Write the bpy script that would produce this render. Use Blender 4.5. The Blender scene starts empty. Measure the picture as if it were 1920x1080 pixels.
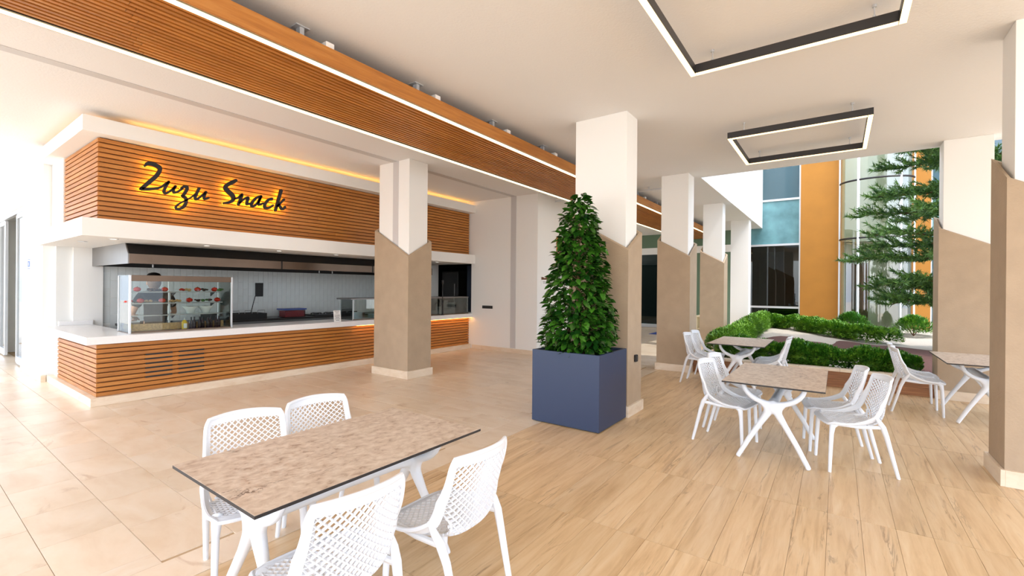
import bpy, bmesh, math, random
import numpy as np
from mathutils import Vector, Matrix, Euler
random.seed(7)
R = math.radians
PI = math.pi
C = bpy.context.scene.collection
SC = bpy.context.scene

# ------------------------------------------------------------------ camera
FPX, YAW, PITCH, ROLL, CAMH = 851.41, 0.621913, -0.000538, 0.0082795, 1.6
_f = Vector((math.cos(YAW)*math.cos(PITCH), math.sin(YAW)*math.cos(PITCH), math.sin(PITCH)))
_r = Vector((math.sin(YAW), -math.cos(YAW), 0)); _u = _r.cross(_f)
RT = math.cos(ROLL)*_r + math.sin(ROLL)*_u
UP = -math.sin(ROLL)*_r + math.cos(ROLL)*_u
FW = _f
EYE = Vector((0, 0, CAMH))
cam_d = bpy.data.cameras.new('camera'); cam = bpy.data.objects.new('camera', cam_d); C.objects.link(cam)
cam_d.sensor_width = 36.0; cam_d.lens = FPX/1920*36.0; cam_d.clip_start = 0.05; cam_d.clip_end = 200
cam.matrix_world = Matrix(((RT.x, UP.x, -FW.x, EYE.x), (RT.y, UP.y, -FW.y, EYE.y), (RT.z, UP.z, -FW.z, EYE.z), (0, 0, 0, 1)))
SC.camera = cam
def on_y(px, py, y):
    d = FW + RT*((px-960)/FPX) + UP*((540-py)/FPX); return EYE + d*(y/d.y)

# ------------------------------------------------------------------ world, sun, exposure
w = bpy.data.worlds.new('sky'); SC.world = w; w.use_nodes = True
wn = w.node_tree.nodes; wl = w.node_tree.links; wn.clear()
bg = wn.new('ShaderNodeBackground'); wo = wn.new('ShaderNodeOutputWorld'); sky = wn.new('ShaderNodeTexSky')
sky.sky_type = 'NISHITA'; sky.sun_disc = False; sky.sun_elevation = R(52); sky.sun_rotation = R(250); sky.air_density = 1.0; sky.dust_density = 2.5
mx = wn.new('ShaderNodeMix'); mx.data_type = 'RGBA'; mx.inputs[0].default_value = 0.62
mx.inputs[7].default_value = (4.3, 4.9, 5.9, 1)
wl.new(sky.outputs[0], mx.inputs[6]); wl.new(mx.outputs[2], bg.inputs[0]); wl.new(bg.outputs[0], wo.inputs[0])
bg.inputs[1].default_value = 0.62
sd = bpy.data.lights.new('sun', 'SUN'); sd.energy = 2.2; sd.angle = R(1.0); sd.color = (1, 0.97, 0.92)
so = bpy.data.objects.new('sun', sd); C.objects.link(so)
so.rotation_euler = Vector((0.12, 0.55, -0.9)).to_track_quat('-Z', 'Y').to_euler(); so.location = (4, -8, 14)
SC.view_settings.view_transform = 'Standard'; SC.view_settings.look = 'None'
SC.view_settings.gamma = 1.0; SC.view_settings.use_curve_mapping = False
SC.view_settings.exposure = 0.3

# ------------------------------------------------------------------ materials
MATS = {}
def srgb(c):
    return tuple(((x/255)/12.92 if x/255 <= 0.04045 else (((x/255)+0.055)/1.055)**2.4) for x in c)
def new_mat(name):
    m = bpy.data.materials.new(name); m.use_nodes = True; MATS[name] = m
    n = m.node_tree.nodes; l = m.node_tree.links; b = n['Principled BSDF']
    return m, n, l, b
def plain(name, c, rough=0.5, metal=0.0, noise=0.0, scale=8.0, bump=0.0, bscale=60.0, spec=0.5, trans=0.0, coat=0.0):
    m, n, l, b = new_mat(name); c = srgb(c)
    b.inputs['Base Color'].default_value = (*c, 1); b.inputs['Roughness'].default_value = rough
    b.inputs['Metallic'].default_value = metal; b.inputs['Specular IOR Level'].default_value = spec
    b.inputs['Coat Weight'].default_value = coat
    tc = n.new('ShaderNodeTexCoord')
    if noise:
        nz = n.new('ShaderNodeTexNoise'); nz.inputs['Scale'].default_value = scale; nz.inputs['Detail'].default_value = 5
        l.new(tc.outputs['Object'], nz.inputs[0])
        rp = n.new('ShaderNodeValToRGB'); l.new(nz.outputs[0], rp.inputs[0])
        rp.color_ramp.elements[0].position = 0.3; rp.color_ramp.elements[1].position = 0.7
        rp.color_ramp.elements[0].color = (*[x*(1-noise) for x in c], 1); rp.color_ramp.elements[1].color = (*[min(1, x*(1+noise)) for x in c], 1)
        l.new(rp.outputs[0], b.inputs['Base Color'])
    if bump:
        nb = n.new('ShaderNodeTexNoise'); nb.inputs['Scale'].default_value = bscale; nb.inputs['Detail'].default_value = 4
        l.new(tc.outputs['Object'], nb.inputs[0])
        bp = n.new('ShaderNodeBump'); bp.inputs['Strength'].default_value = bump; bp.inputs['Distance'].default_value = 0.01
        l.new(nb.outputs[0], bp.inputs['Height']); l.new(bp.outputs[0], b.inputs['Normal'])
    return m
def emit(name, c, s):
    m, n, l, b = new_mat(name)
    b.inputs['Base Color'].default_value = (*c, 1); b.inputs['Emission Color'].default_value = (*c, 1); b.inputs['Emission Strength'].default_value = s
    return m
def glass(name, tint, refl=1.0, rough=0.0):
    m, n, l, b = new_mat(name); n.remove(b)
    out = n['Material Output']; t = n.new('ShaderNodeBsdfTransparent'); g = n.new('ShaderNodeBsdfGlossy'); mixs = n.new('ShaderNodeMixShader'); fr = n.new('ShaderNodeFresnel')
    fr.inputs[0].default_value = 1.5; t.inputs[0].default_value = (*tint, 1); g.inputs['Roughness'].default_value = rough
    mu = n.new('ShaderNodeMath'); mu.operation = 'MULTIPLY'; mu.inputs[1].default_value = refl; mu.use_clamp = True
    l.new(fr.outputs[0], mu.inputs[0]); l.new(mu.outputs[0], mixs.inputs[0]); l.new(t.outputs[0], mixs.inputs[1]); l.new(g.outputs[0], mixs.inputs[2]); l.new(mixs.outputs[0], out.inputs[0])
    return m
def grain(name, stops, stretch, scale, rough, dark=None, darkamt=0.5, darkscale=1.0, darkpos=(0.62, 0.72), rand=0.12, bump=0.05, vein=None):
    """wood / stone: stretched noise with per-object offset and tint"""
    m, n, l, b = new_mat(name); b.inputs['Roughness'].default_value = rough
    tc = n.new('ShaderNodeTexCoord'); oi = n.new('ShaderNodeObjectInfo')
    comb = n.new('ShaderNodeCombineXYZ'); mul = n.new('ShaderNodeMath'); mul.operation = 'MULTIPLY'; mul.inputs[1].default_value = 37.0
    l.new(oi.outputs['Random'], mul.inputs[0])
    for i in range(3): l.new(mul.outputs[0], comb.inputs[i])
    add = n.new('ShaderNodeVectorMath'); add.operation = 'ADD'; l.new(tc.outputs['Object'], add.inputs[0]); l.new(comb.outputs[0], add.inputs[1])
    mp = n.new('ShaderNodeMapping'); mp.inputs['Scale'].default_value = stretch; l.new(add.outputs[0], mp.inputs[0])
    nz = n.new('ShaderNodeTexNoise'); nz.inputs['Scale'].default_value = scale; nz.inputs['Detail'].default_value = 7; nz.inputs['Roughness'].default_value = 0.6; nz.inputs['Distortion'].default_value = 0.4
    l.new(mp.outputs[0], nz.inputs[0])
    rp = n.new('ShaderNodeValToRGB'); l.new(nz.outputs[0], rp.inputs[0])
    el = rp.color_ramp.elements
    while len(el) < len(stops): el.new(0.5)
    for e, (p, c) in zip(el, stops): e.position = p; e.color = (*srgb(c), 1)
    col = rp.outputs[0]
    if dark:
        n2 = n.new('ShaderNodeTexNoise'); n2.inputs['Scale'].default_value = darkscale; n2.inputs['Detail'].default_value = 8; n2.inputs['Roughness'].default_value = 0.65; n2.inputs['Distortion'].default_value = 1.2
        l.new(mp.outputs[0], n2.inputs[0])
        r2 = n.new('ShaderNodeValToRGB'); r2.color_ramp.elements[0].position = darkpos[0]; r2.color_ramp.elements[1].position = darkpos[1]
        r2.color_ramp.elements[0].color = (0, 0, 0, 1); r2.color_ramp.elements[1].color = (darkamt,)*3 + (1,)
        l.new(n2.outputs[0], r2.inputs[0])
        mi = n.new('ShaderNodeMix'); mi.data_type = 'RGBA'; l.new(r2.outputs[0], mi.inputs[0]); l.new(col, mi.inputs[6]); mi.inputs[7].default_value = (*srgb(dark), 1)
        col = mi.outputs[2]
    if vein:
        vc, vs_, va, vst, vw = vein
        mp3 = n.new('ShaderNodeMapping'); mp3.inputs['Scale'].default_value = vst; l.new(add.outputs[0], mp3.inputs[0])
        n3 = n.new('ShaderNodeTexNoise'); n3.inputs['Scale'].default_value = vs_; n3.inputs['Detail'].default_value = 6; n3.inputs['Roughness'].default_value = 0.6; n3.inputs['Distortion'].default_value = 0.8
        l.new(mp3.outputs[0], n3.inputs[0])
        r3 = n.new('ShaderNodeValToRGB'); e3 = r3.color_ramp.elements; e3[0].position = 0.5-vw; e3[0].color = (0, 0, 0, 1); e3[1].position = 0.5; e3[1].color = (va, va, va, 1); e_ = e3.new(0.5+vw); e_.color = (0, 0, 0, 1)
        l.new(n3.outputs[0], r3.inputs[0])
        n4 = n.new('ShaderNodeTexNoise'); n4.inputs['Scale'].default_value = vs_*1.3; l.new(mp3.outputs[0], n4.inputs[0])
        r4 = n.new('ShaderNodeValToRGB'); r4.color_ramp.elements[0].position = 0.54; r4.color_ramp.elements[1].position = 0.66; l.new(n4.outputs[0], r4.inputs[0])
        mm = n.new('ShaderNodeMath'); mm.operation = 'MULTIPLY'; l.new(r3.outputs[0], mm.inputs[0]); l.new(r4.outputs[0], mm.inputs[1])
        mi3 = n.new('ShaderNodeMix'); mi3.data_type = 'RGBA'; l.new(mm.outputs[0], mi3.inputs[0]); l.new(col, mi3.inputs[6]); mi3.inputs[7].default_value = (*srgb(vc), 1)
        col = mi3.outputs[2]
    hs = n.new('ShaderNodeHueSaturation'); mr = n.new('ShaderNodeMapRange'); l.new(oi.outputs['Random'], mr.inputs[0])
    mr.inputs[3].default_value = 1-rand; mr.inputs[4].default_value = 1+rand; l.new(mr.outputs[0], hs.inputs['Value']); l.new(col, hs.inputs['Color'])
    l.new(hs.outputs[0], b.inputs['Base Color'])
    if bump:
        bp = n.new('ShaderNodeBump'); bp.inputs['Strength'].default_value = bump; bp.inputs['Distance'].default_value = 0.004
        l.new(nz.outputs[0], bp.inputs['Height']); l.new(bp.outputs[0], b.inputs['Normal'])
    return m
def leafmat(name, c1, c2, rough=0.35, spec=0.5):
    m, n, l, b = new_mat(name); b.inputs['Roughness'].default_value = rough; b.inputs['Specular IOR Level'].default_value = spec
    tc = n.new('ShaderNodeTexCoord'); oi = n.new('ShaderNodeObjectInfo'); nz = n.new('ShaderNodeTexNoise'); nz.inputs['Scale'].default_value = 9
    l.new(tc.outputs['Object'], nz.inputs[0]); ad = n.new('ShaderNodeMath'); ad.operation = 'ADD'; l.new(nz.outputs[0], ad.inputs[0])
    ms = n.new('ShaderNodeMath'); ms.operation = 'MULTIPLY_ADD'; ms.inputs[1].default_value = 0.5; ms.inputs[2].default_value = -0.25; l.new(oi.outputs['Random'], ms.inputs[0]); l.new(ms.outputs[0], ad.inputs[1])
    rp = n.new('ShaderNodeValToRGB'); rp.color_ramp.elements[0].position = 0.3; rp.color_ramp.elements[1].position = 0.72
    rp.color_ramp.elements[0].color = (*srgb(c1), 1); rp.color_ramp.elements[1].color = (*srgb(c2), 1)
    l.new(ad.outputs[0], rp.inputs[0]); l.new(rp.outputs[0], b.inputs['Base Color'])
    return m

plain('ceiling_paint', (238, 236, 234), 0.9, bump=0.25, bscale=45)
plain('wall_paint', (243, 241, 236), 0.8, bump=0.05, bscale=50)
plain('white_gloss', (240, 238, 234), 0.45)
plain('cladding', (176, 154, 128), 0.75, noise=0.05, scale=5, bump=0.25, bscale=55)
plain('joint_cover', (206, 203, 201), 0.5)
grain('slat_wood', [(0.25, (156, 94, 36)), (0.5, (184, 117, 48)), (0.78, (201, 140, 70))], (0.6, 9, 9), 3.0, 0.45, dark=(116, 66, 28), darkamt=0.4, darkscale=2.2, rand=0.10)
grain('slat_wood_side', [(0.25, (156, 94, 36)), (0.5, (184, 117, 48)), (0.78, (201, 140, 70))], (9, 0.6, 9), 3.0, 0.45, dark=(116, 66, 28), darkamt=0.4, darkscale=2.2, rand=0.10)
plain('slat_backing', (124, 74, 34), 0.8)
grain('oak_plank', [(0.22, (192, 156, 112)), (0.5, (216, 184, 141)), (0.8, (228, 203, 166))], (0.5, 5.0, 1), 3.6, 0.34, dark=(150, 110, 70), darkamt=0.8, darkscale=1.9, darkpos=(0.58, 0.72), rand=0.05, bump=0.03, vein=((110, 76, 46), 1.5, 0.6, (0.5, 6.5, 1), 0.022))
grain('travertine', [(0.2, (212, 186, 154)), (0.5, (228, 209, 184)), (0.8, (235, 221, 202))], (1.3, 0.6, 1), 3.0, 0.28, dark=(176, 138, 100), darkamt=0.6, darkscale=3.2, darkpos=(0.60, 0.72), rand=0.045, bump=0.03)
plain('grout', (192, 164, 128), 0.9)
grain('travertine_trim', [(0.2, (214, 188, 158)), (0.5, (230, 211, 186)), (0.8, (238, 224, 204))], (0.8, 0.8, 2.5), 4.0, 0.4, dark=(190, 150, 112), darkamt=0.4, darkscale=3.0, rand=0.04)
grain('table_stone', [(0.28, (150, 126, 106)), (0.42, (190, 170, 150)), (0.58, (206, 189, 170)), (0.8, (220, 207, 191))], (1.0, 1.2, 1), 20.0, 0.42, dark=(150, 122, 98), darkamt=0.5, darkscale=3.0, darkpos=(0.58, 0.75), rand=0.03, bump=0.15, vein=((70, 46, 34), 3.2, 1.0, (0.8, 1.5, 1), 0.014))
plain('table_core', (38, 34, 32), 0.5)
plain('white_plastic', (230, 232, 235), 0.38, spec=0.4)
plain('navy_metal', (44, 58, 86), 0.38)
plain('soil', (92, 58, 42), 0.95, noise=0.4, scale=60)
plain('bark', (112, 84, 58), 0.9, noise=0.25, scale=20, bump=0.4, bscale=40)
leafmat('shrub_leaf', (18, 58, 14), (72, 128, 36), 0.2)
leafmat('hedge_leaf', (58, 112, 24), (150, 196, 60), 0.45)
leafmat('pine_leaf', (40, 84, 34), (124, 166, 76), 0.5)
leafmat('palm_leaf', (82, 76, 32), (140, 146, 74), 0.6)
emit('led_warm', (1.0, 0.76, 0.42), 3.0)
emit('led_lamp', (1.0, 0.70, 0.32), 2.6)
emit('led_cove', (1.0, 0.50, 0.13), 9.0)
emit('led_sign', (1.0, 0.62, 0.04), 13.0)
emit('downlight_glow', (1.0, 0.95, 0.85), 1.2)
plain('black_metal', (34, 33, 33), 0.45, metal=0.2)
plain('lamp_metal', (58, 57, 58), 0.4, metal=0.3)
plain('steel', (150, 148, 146), 0.42, metal=1.0, noise=0.05, scale=3)
plain('hood_steel', (120, 102, 88), 0.38, metal=0.9, noise=0.12, scale=2)
plain('hood_black', (20, 17, 16), 0.4)
plain('tile_glaze', (222, 226, 224), 0.22, noise=0.03, scale=3)
plain('tile_grout', (236, 236, 232), 0.9)
plain('quartz', (240, 238, 236), 0.22, noise=0.02, scale=40)
plain('dark_counter', (48, 42, 40), 0.35)
plain('tomato_red', (206, 44, 26), 0.25)
plain('leaf_green', (60, 100, 36), 0.5)
plain('dark_food', (66, 44, 34), 0.7, noise=0.4, scale=60)
plain('bread_food', (200, 160, 108), 0.7, noise=0.25, scale=40)
plain('ceramic', (240, 240, 238), 0.2)
plain('blue_ceramic', (206, 224, 232), 0.25)
plain('mustard', (232, 190, 30), 0.35)
plain('dark_bottle', (52, 24, 34), 0.12)
plain('skin', (196, 146, 116), 0.5)
plain('hair', (128, 106, 92), 0.9, noise=0.3, scale=60)
plain('dark_cloth', (26, 24, 27), 0.85, noise=0.15, scale=25)
plain('apron_cloth', (34, 30, 32), 0.8)
plain('jean_cloth', (46, 54, 76), 0.85)
plain('blue_lid', (70, 92, 168), 0.35)
plain('red_food', (150, 62, 62), 0.6, noise=0.35, scale=50)
plain('paper', (244, 243, 240), 0.8)
plain('ink', (70, 70, 74), 0.8)
plain('dark_blue_door', (24, 36, 54), 0.45)
plain('orange_wall', (168, 112, 36), 0.75, noise=0.06, scale=2, bump=0.1, bscale=40)
plain('cream_wall', (238, 226, 196), 0.8)
plain('green_wall', (104, 128, 104), 0.8)
plain('brown_door', (104, 62, 32), 0.4, noise=0.2, scale=5)
plain('spandrel', (98, 142, 148), 0.2, noise=0.3, scale=1.8)
plain('aluminium', (214, 216, 218), 0.35, metal=0.6)
plain('dark_room', (44, 46, 42), 0.8)
plain('gravel_white', (184, 172, 156), 0.9, noise=0.15, scale=50, bump=0.6, bscale=80)
plain('gravel_red', (98, 64, 56), 0.95, noise=0.3, scale=90, bump=0.7, bscale=90)
grain('curb_wood', [(0.2, (110, 70, 40)), (0.5, (150, 98, 58)), (0.8, (178, 124, 78))], (4, 0.6, 9), 3.0, 0.5, dark=(80, 46, 26), darkamt=0.5, rand=0.1)
plain('blue_mat', (36, 62, 140), 0.9)
plain('paving', (222, 212, 196), 0.8, noise=0.05, scale=1)
plain('poster_blue', (40, 96, 190), 0.6)
plain('yellow_print', (232, 186, 40), 0.6); plain('red_print', (196, 60, 40), 0.6)
plain('galvanised', (206, 208, 210), 0.4, metal=0.4)
plain('wood_frame', (186, 112, 52), 0.5)
plain('picture', (150, 110, 84), 0.7, noise=0.4, scale=7)
glass('clear_glass', (0.93, 0.97, 0.95), 0.9)
plain('blue_glass', (46, 80, 90), 0.06, spec=0.9)
glass('dark_glass', (0.30, 0.38, 0.36), 1.6)
glass('tower_glass', (0.74, 0.88, 0.86), 4.5)
glass('plastic_clear', (0.86, 0.88, 0.92), 0.8, 0.1)

# ------------------------------------------------------------------ mesh helpers
ORG = {}
class MB:
    def __init__(s): s.v = []; s.f = []
    def add(s, vs, fs):
        o = len(s.v); s.v += [tuple(p) for p in vs]; s.f += [tuple(o+i for i in f) for f in fs]; return s
    def box(s, x0, x1, y0, y1, z0, z1):
        x0, x1 = min(x0, x1), max(x0, x1); y0, y1 = min(y0, y1), max(y0, y1); z0, z1 = min(z0, z1), max(z0, z1)
        return s.add([(x0,y0,z0),(x1,y0,z0),(x1,y1,z0),(x0,y1,z0),(x0,y0,z1),(x1,y0,z1),(x1,y1,z1),(x0,y1,z1)],
                     [(0,3,2,1),(4,5,6,7),(0,1,5,4),(1,2,6,5),(2,3,7,6),(3,0,4,7)])
    def obox(s, c, size, rot):
        hx, hy, hz = [a/2 for a in size]; c = Vector(c); Rm = rot if isinstance(rot, Matrix) else Euler(rot).to_matrix()
        vs = [c + Rm @ Vector((sx*hx, sy*hy, sz*hz)) for sx, sy, sz in ((-1,-1,-1),(1,-1,-1),(1,1,-1),(-1,1,-1),(-1,-1,1),(1,-1,1),(1,1,1),(-1,1,1))]
        return s.add(vs, [(0,3,2,1),(4,5,6,7),(0,1,5,4),(1,2,6,5),(2,3,7,6),(3,0,4,7)])
    def prism(s, pts, axis, a, b):
        """pts 2-D polygon (ccw or cw); axis 'x','y','z' extruded from a to b"""
        n = len(pts)
        def P(p, t): return {'x': (t, p[0], p[1]), 'y': (p[0], t, p[1]), 'z': (p[0], p[1], t)}[axis]
        vs = [P(p, a) for p in pts] + [P(p, b) for p in pts]
        return s.add(vs, [tuple(range(n-1, -1, -1)), tuple(range(n, 2*n))] + [(i, (i+1) % n, n+(i+1) % n, n+i) for i in range(n)])
    def tube(s, path, rad, n=8, flat=1.0, cap=True, closed=False, upv=None):
        path = [Vector(p) for p in path]; m = len(path)
        if not isinstance(rad, (list, tuple)): rad = [rad]*m
        vs = []; prev = None
        for i, p in enumerate(path):
            if closed: t = (path[(i+1) % m]-path[i-1])
            else: t = (path[min(i+1, m-1)]-path[max(i-1, 0)])
            t.normalize()
            if prev is None:
                up = Vector(upv) if upv else (Vector((0,0,1)) if abs(t.z) < 0.9 else Vector((0,1,0)))
            else: up = prev
            a = up.cross(t)
            if a.length < 1e-6: a = Vector((1,0,0)).cross(t)
            a.normalize(); b = t.cross(a); b.normalize(); prev = b
            for k in range(n):
                an = 2*PI*k/n; vs.append(p + a*(math.cos(an)*rad[i]) + b*(math.sin(an)*rad[i]*flat))
        fs = []
        for i in range(m if closed else m-1):
            j = (i+1) % m
            for k in range(n):
                fs.append((i*n+k, i*n+(k+1) % n, j*n+(k+1) % n, j*n+k))
        if cap and not closed: fs += [tuple(range(n-1, -1, -1)), tuple(range((m-1)*n, m*n))]
        return s.add(vs, fs)
    def lathe(s, prof, c=(0,0,0), n=20):
        vs = []; m = len(prof)
        for r, z in prof:
            for k in range(n): vs.append((c[0]+r*math.cos(2*PI*k/n), c[1]+r*math.sin(2*PI*k/n), c[2]+z))
        fs = [(i*n+k, i*n+(k+1) % n, (i+1)*n+(k+1) % n, (i+1)*n+k) for i in range(m-1) for k in range(n)]
        fs += [tuple(range(n-1, -1, -1)), tuple(range((m-1)*n, m*n))]
        return s.add(vs, fs)
    def ball(s, c, r, n=10, m=7, sq=(1,1,1)):
        prof = [(math.sin(PI*i/m), -math.cos(PI*i/m)) for i in range(m+1)]
        vs = [(c[0]+sq[0]*r*a*math.cos(2*PI*k/n), c[1]+sq[1]*r*a*math.sin(2*PI*k/n), c[2]+sq[2]*r*b) for a, b in prof for k in range(n)]
        fs = [(i*n+k, i*n+(k+1) % n, (i+1)*n+(k+1) % n, (i+1)*n+k) for i in range(m) for k in range(n)]
        return s.add(vs, fs)
    def mesh(s, name, mat, org=(0,0,0), smooth=False):
        me = bpy.data.meshes.new(name); o = Vector(org)
        me.from_pydata([tuple(Vector(p)-o) for p in s.v], [], s.f); me.update()
        bm = bmesh.new(); bm.from_mesh(me); bmesh.ops.remove_doubles(bm, verts=bm.verts, dist=1e-5)
        bmesh.ops.recalc_face_normals(bm, faces=bm.faces); bm.to_mesh(me); bm.free()
        me.materials.append(MATS[mat])
        if smooth:
            me.shade_smooth()
            try: me.set_sharp_from_angle(angle=R(42))
            except Exception: pass
        return me
    def build(s, name, mat, parent=None, smooth=False, bevel=0.0, org=None):
        base = ORG.get(parent.name, Vector((0,0,0))) if parent else Vector(org or (0,0,0))
        o = bpy.data.objects.new(name, s.mesh(name, mat, base, smooth)); C.objects.link(o)
        if parent: o.parent = parent; ORG[o.name] = base
        else: o.location = base; ORG[o.name] = base
        if bevel:
            bv = o.modifiers.new('bevel', 'BEVEL'); bv.width = bevel; bv.segments = 2; bv.limit_method = 'ANGLE'
        return o
def tag(o, label, cat, group=None):
    o['label'] = label; o['category'] = cat
    if group: o['group'] = group
    return o
def thing(name, label, cat, loc=(0,0,0), rotz=0.0, group=None):
    o = bpy.data.objects.new(name, None); C.objects.link(o); o.location = loc; o.rotation_euler = (0,0,rotz); o.empty_display_size = 0.1
    ORG[o.name] = Vector(loc); return tag(o, label, cat, group)
def struct(o): o['kind'] = 'structure'; return o
def stuff(o): o['kind'] = 'stuff'; return o
def copy_tree(o, parent=None):
    c = o.copy(); C.objects.link(c); c.parent = parent
    for ch in list(o.children): copy_tree(ch, c)
    return c
def B(x0, x1, y0, y1, z0, z1): return MB().box(x0, x1, y0, y1, z0, z1)
def inst(name, me, loc, parent, rot=None, scale=None):
    o = bpy.data.objects.new(name, me); C.objects.link(o); o.parent = parent
    o.location = Vector(loc) - ORG.get(parent.name, Vector((0,0,0))); ORG[o.name] = ORG.get(parent.name, Vector((0,0,0)))
    if rot is not None: o.rotation_euler = rot
    if scale is not None: o.scale = scale
    return o
def baked(o):
    dg = bpy.context.evaluated_depsgraph_get(); me = bpy.data.meshes.new_from_object(o.evaluated_get(dg))
    o.modifiers.clear(); o.data = me; return o

ZC = 3.85
# ------------------------------------------------------------------ floor
ground = struct(B(-40, 60, -40, 60, -0.12, -0.05).build('ground', 'paving'))
floor = struct(B(-5.0, 19.0, -8.0, 18.0, -0.05, -0.006).build('floor', 'grout'))
PL, PW = 1.1275, 0.1879
pm = MB().add([(-PL/2+.0008,-PW/2+.0005,-.006),(PL/2-.0008,-PW/2+.0005,-.006),(PL/2-.0008,PW/2-.0005,-.006),(-PL/2+.0008,PW/2-.0005,-.006),
               (-PL/2+.0018,-PW/2+.0009,0),(PL/2-.0018,-PW/2+.0009,0),(PL/2-.0018,PW/2-.0009,0),(-PL/2+.0018,PW/2-.0009,0)],
              [(4,5,6,7),(0,1,5,4),(1,2,6,5),(2,3,7,6),(3,0,4,7)]).mesh('plank', 'oak_plank')
rest = MB()
YB = 2.865
def seen(x, y, m=0.12):
    d = Vector((x, y, 0)) - EYE; k = d.dot(FW)
    return k > 0.3 and abs(d.dot(RT)/k) < 960/FPX+m and -d.dot(UP)/k < 540/FPX+m
planks = []
ix0 = int(math.floor((-4.9-2.86)/PL))
for ix in range(ix0, 6):
    xc = 2.86 + (ix+0.5)*PL
    for iy in range(0, 52):
        yc = YB - (iy+0.5)*PW
        if xc+PL/2 > 9.22 and yc > -9: 
            if xc-PL/2 > 9.2: continue
        planks.append((xc, yc))
planks.sort(key=lambda p: (not seen(*p), math.hypot(p[0], p[1])))
for k, (x, y) in enumerate(planks):
    if k < 300 and seen(x, y): inst('plank', pm, (x, y, 0), floor)
    else:
        x1 = min(x+PL/2, 9.22)
        rest.box(x-PL/2+.002, x1-.002, y-PW/2+.0015, y+PW/2-.0015, -.005, 0)
if rest.v: stuff(rest.build('plank_field', 'oak_plank', floor))
# travertine border strip and tiles
TW, TL = 0.39, 0.6
border = []
x = -4.9
while x < 18.6:
    inst('border_tile', bpy.data.meshes.get('border_tile') or MB().box(-.3485,.3485,-.1385,.1385,-.005,.0005).mesh('border_tile', 'travertine'), (x+.35, 3.008, 0), floor); x += 0.70
tm = MB().add([(-TW/2+.001,-TL/2+.001,-.006),(TW/2-.001,-TL/2+.001,-.006),(TW/2-.001,TL/2-.001,-.006),(-TW/2+.001,TL/2-.001,-.006),
               (-TW/2+.002,-TL/2+.002,0),(TW/2-.002,-TL/2+.002,0),(TW/2-.002,TL/2-.002,0),(-TW/2+.002,TL/2-.002,0)],
              [(4,5,6,7),(0,1,5,4),(1,2,6,5),(2,3,7,6),(3,0,4,7)]).mesh('tile', 'travertine')
tiles = []; rest = MB()
for ix in range(-14, 47):
    xc = 0.57 + (ix+0.5)*TW
    off = [0.0, -0.12, 0.22, 0.08, -0.25][ix % 5]
    for iy in range(-1, 26):
        yc = 3.15 + off + (iy+0.5)*TL + 0.15
        y0, y1 = max(yc-TL/2, 3.15), yc+TL/2
        if y1-y0 < 0.05 or y1 > 17.9: continue
        if y1 > 7.9 and xc > 1.62 and xc < 18: 
            if y0 > 7.8: continue
        if xc > 9.2 and y0 > 5.75 and xc < 12: continue
        if xc > 18.6: continue
        tiles.append((xc, (y0+y1)/2, (y1-y0)/TL))
tiles.sort(key=lambda p: (not seen(p[0], p[1], 0.05), math.hypot(p[0], p[1])))
for k, (x, y, s) in enumerate(tiles):
    if k < 300 and seen(x, y, 0.05): inst('tile', tm, (x, y, 0), floor, scale=(1, s, 1))
    else: rest.box(x-TW/2+.0015, x+TW/2-.0015, y-TL*s/2+.0015, y+TL*s/2-.0015, -.005, 0)
stuff(rest.build('tile_field', 'travertine', floor))
# near corridor floor beyond the wood, right of the columns, and the apron under the right side
struct(B(9.2, 18.8, 2.3, 2.87, -0.05, 0.0).build('floor_corridor', 'travertine'))

# ------------------------------------------------------------------ ceiling and upper shell
ceil_ = struct(MB().box(-3.4, 9.65, -5.2, 18, ZC, ZC+0.5).box(9.65, 19.2, 2.27, 18, ZC, ZC+0.5).build('ceiling', 'ceiling_paint'))
B(-3.4, 9.1, 6.42, 6.56, ZC-0.006, ZC+0.01).build('joint_strip', 'joint_cover', ceil_)
struct(B(9.64, 19.0, 2.25, 2.27, ZC-.002, 8.6).build('wall_courtyard', 'wall_paint'))
struct(B(9.45, 9.65, -5.2, 2.27, ZC+.4, 8.6).build('wall_upper', 'wall_paint'))
# kitchen side walls
struct(MB().box(1.56, 1.9, 10.55, 12.35, 0, ZC).box(1.56, 1.9, 12.35, 15.7, 3.06, ZC).box(1.56, 1.9, 15.7, 18, 0, ZC).build('wall_left', 'wall_paint'))
wb = struct(B(1.7, 9.3, 10.45, 10.65, 0, ZC).build('wall_back', 'tile_grout'))
B(1.9, 2.28, 10.40, 10.45, 0, 2.3).build('plaster_return', 'wall_paint', wb)
# kitchen wall tiles, vertical running bond
TWx, THz = 0.105, 0.30
tk = MB().add([(-TWx/2+.002,.008,-THz/2+.002),(TWx/2-.002,.008,-THz/2+.002),(TWx/2-.002,.008,THz/2-.002),(-TWx/2+.002,.008,THz/2-.002),
               (-TWx/2+.005,0,-THz/2+.005),(TWx/2-.005,0,-THz/2+.005),(TWx/2-.005,0,THz/2-.005),(-TWx/2+.005,0,THz/2-.005)],
              [(4,5,6,7),(0,1,5,4),(1,2,6,5),(2,3,7,6),(3,0,4,7)]).mesh('wall_tile', 'tile_glaze')
rest = MB(); cnt = 0
for ix in range(0, 65):
    x = 2.28+(ix+.5)*TWx
    for iz in range(0, 5):
        z = 0.92+(iz+.5)*THz - (0.15 if ix % 2 else 0.0)
        if z > 2.0 and False: continue
        if cnt < 300: inst('wall_tile', tk, (x, 10.442, z), wb); cnt += 1
        else: rest.box(x-TWx/2+.003, x+TWx/2-.003, 10.442, 10.45, z-THz/2+.003, z+THz/2-.003)
stuff(rest.build('wall_tile_field', 'tile_glaze', wb))
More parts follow.
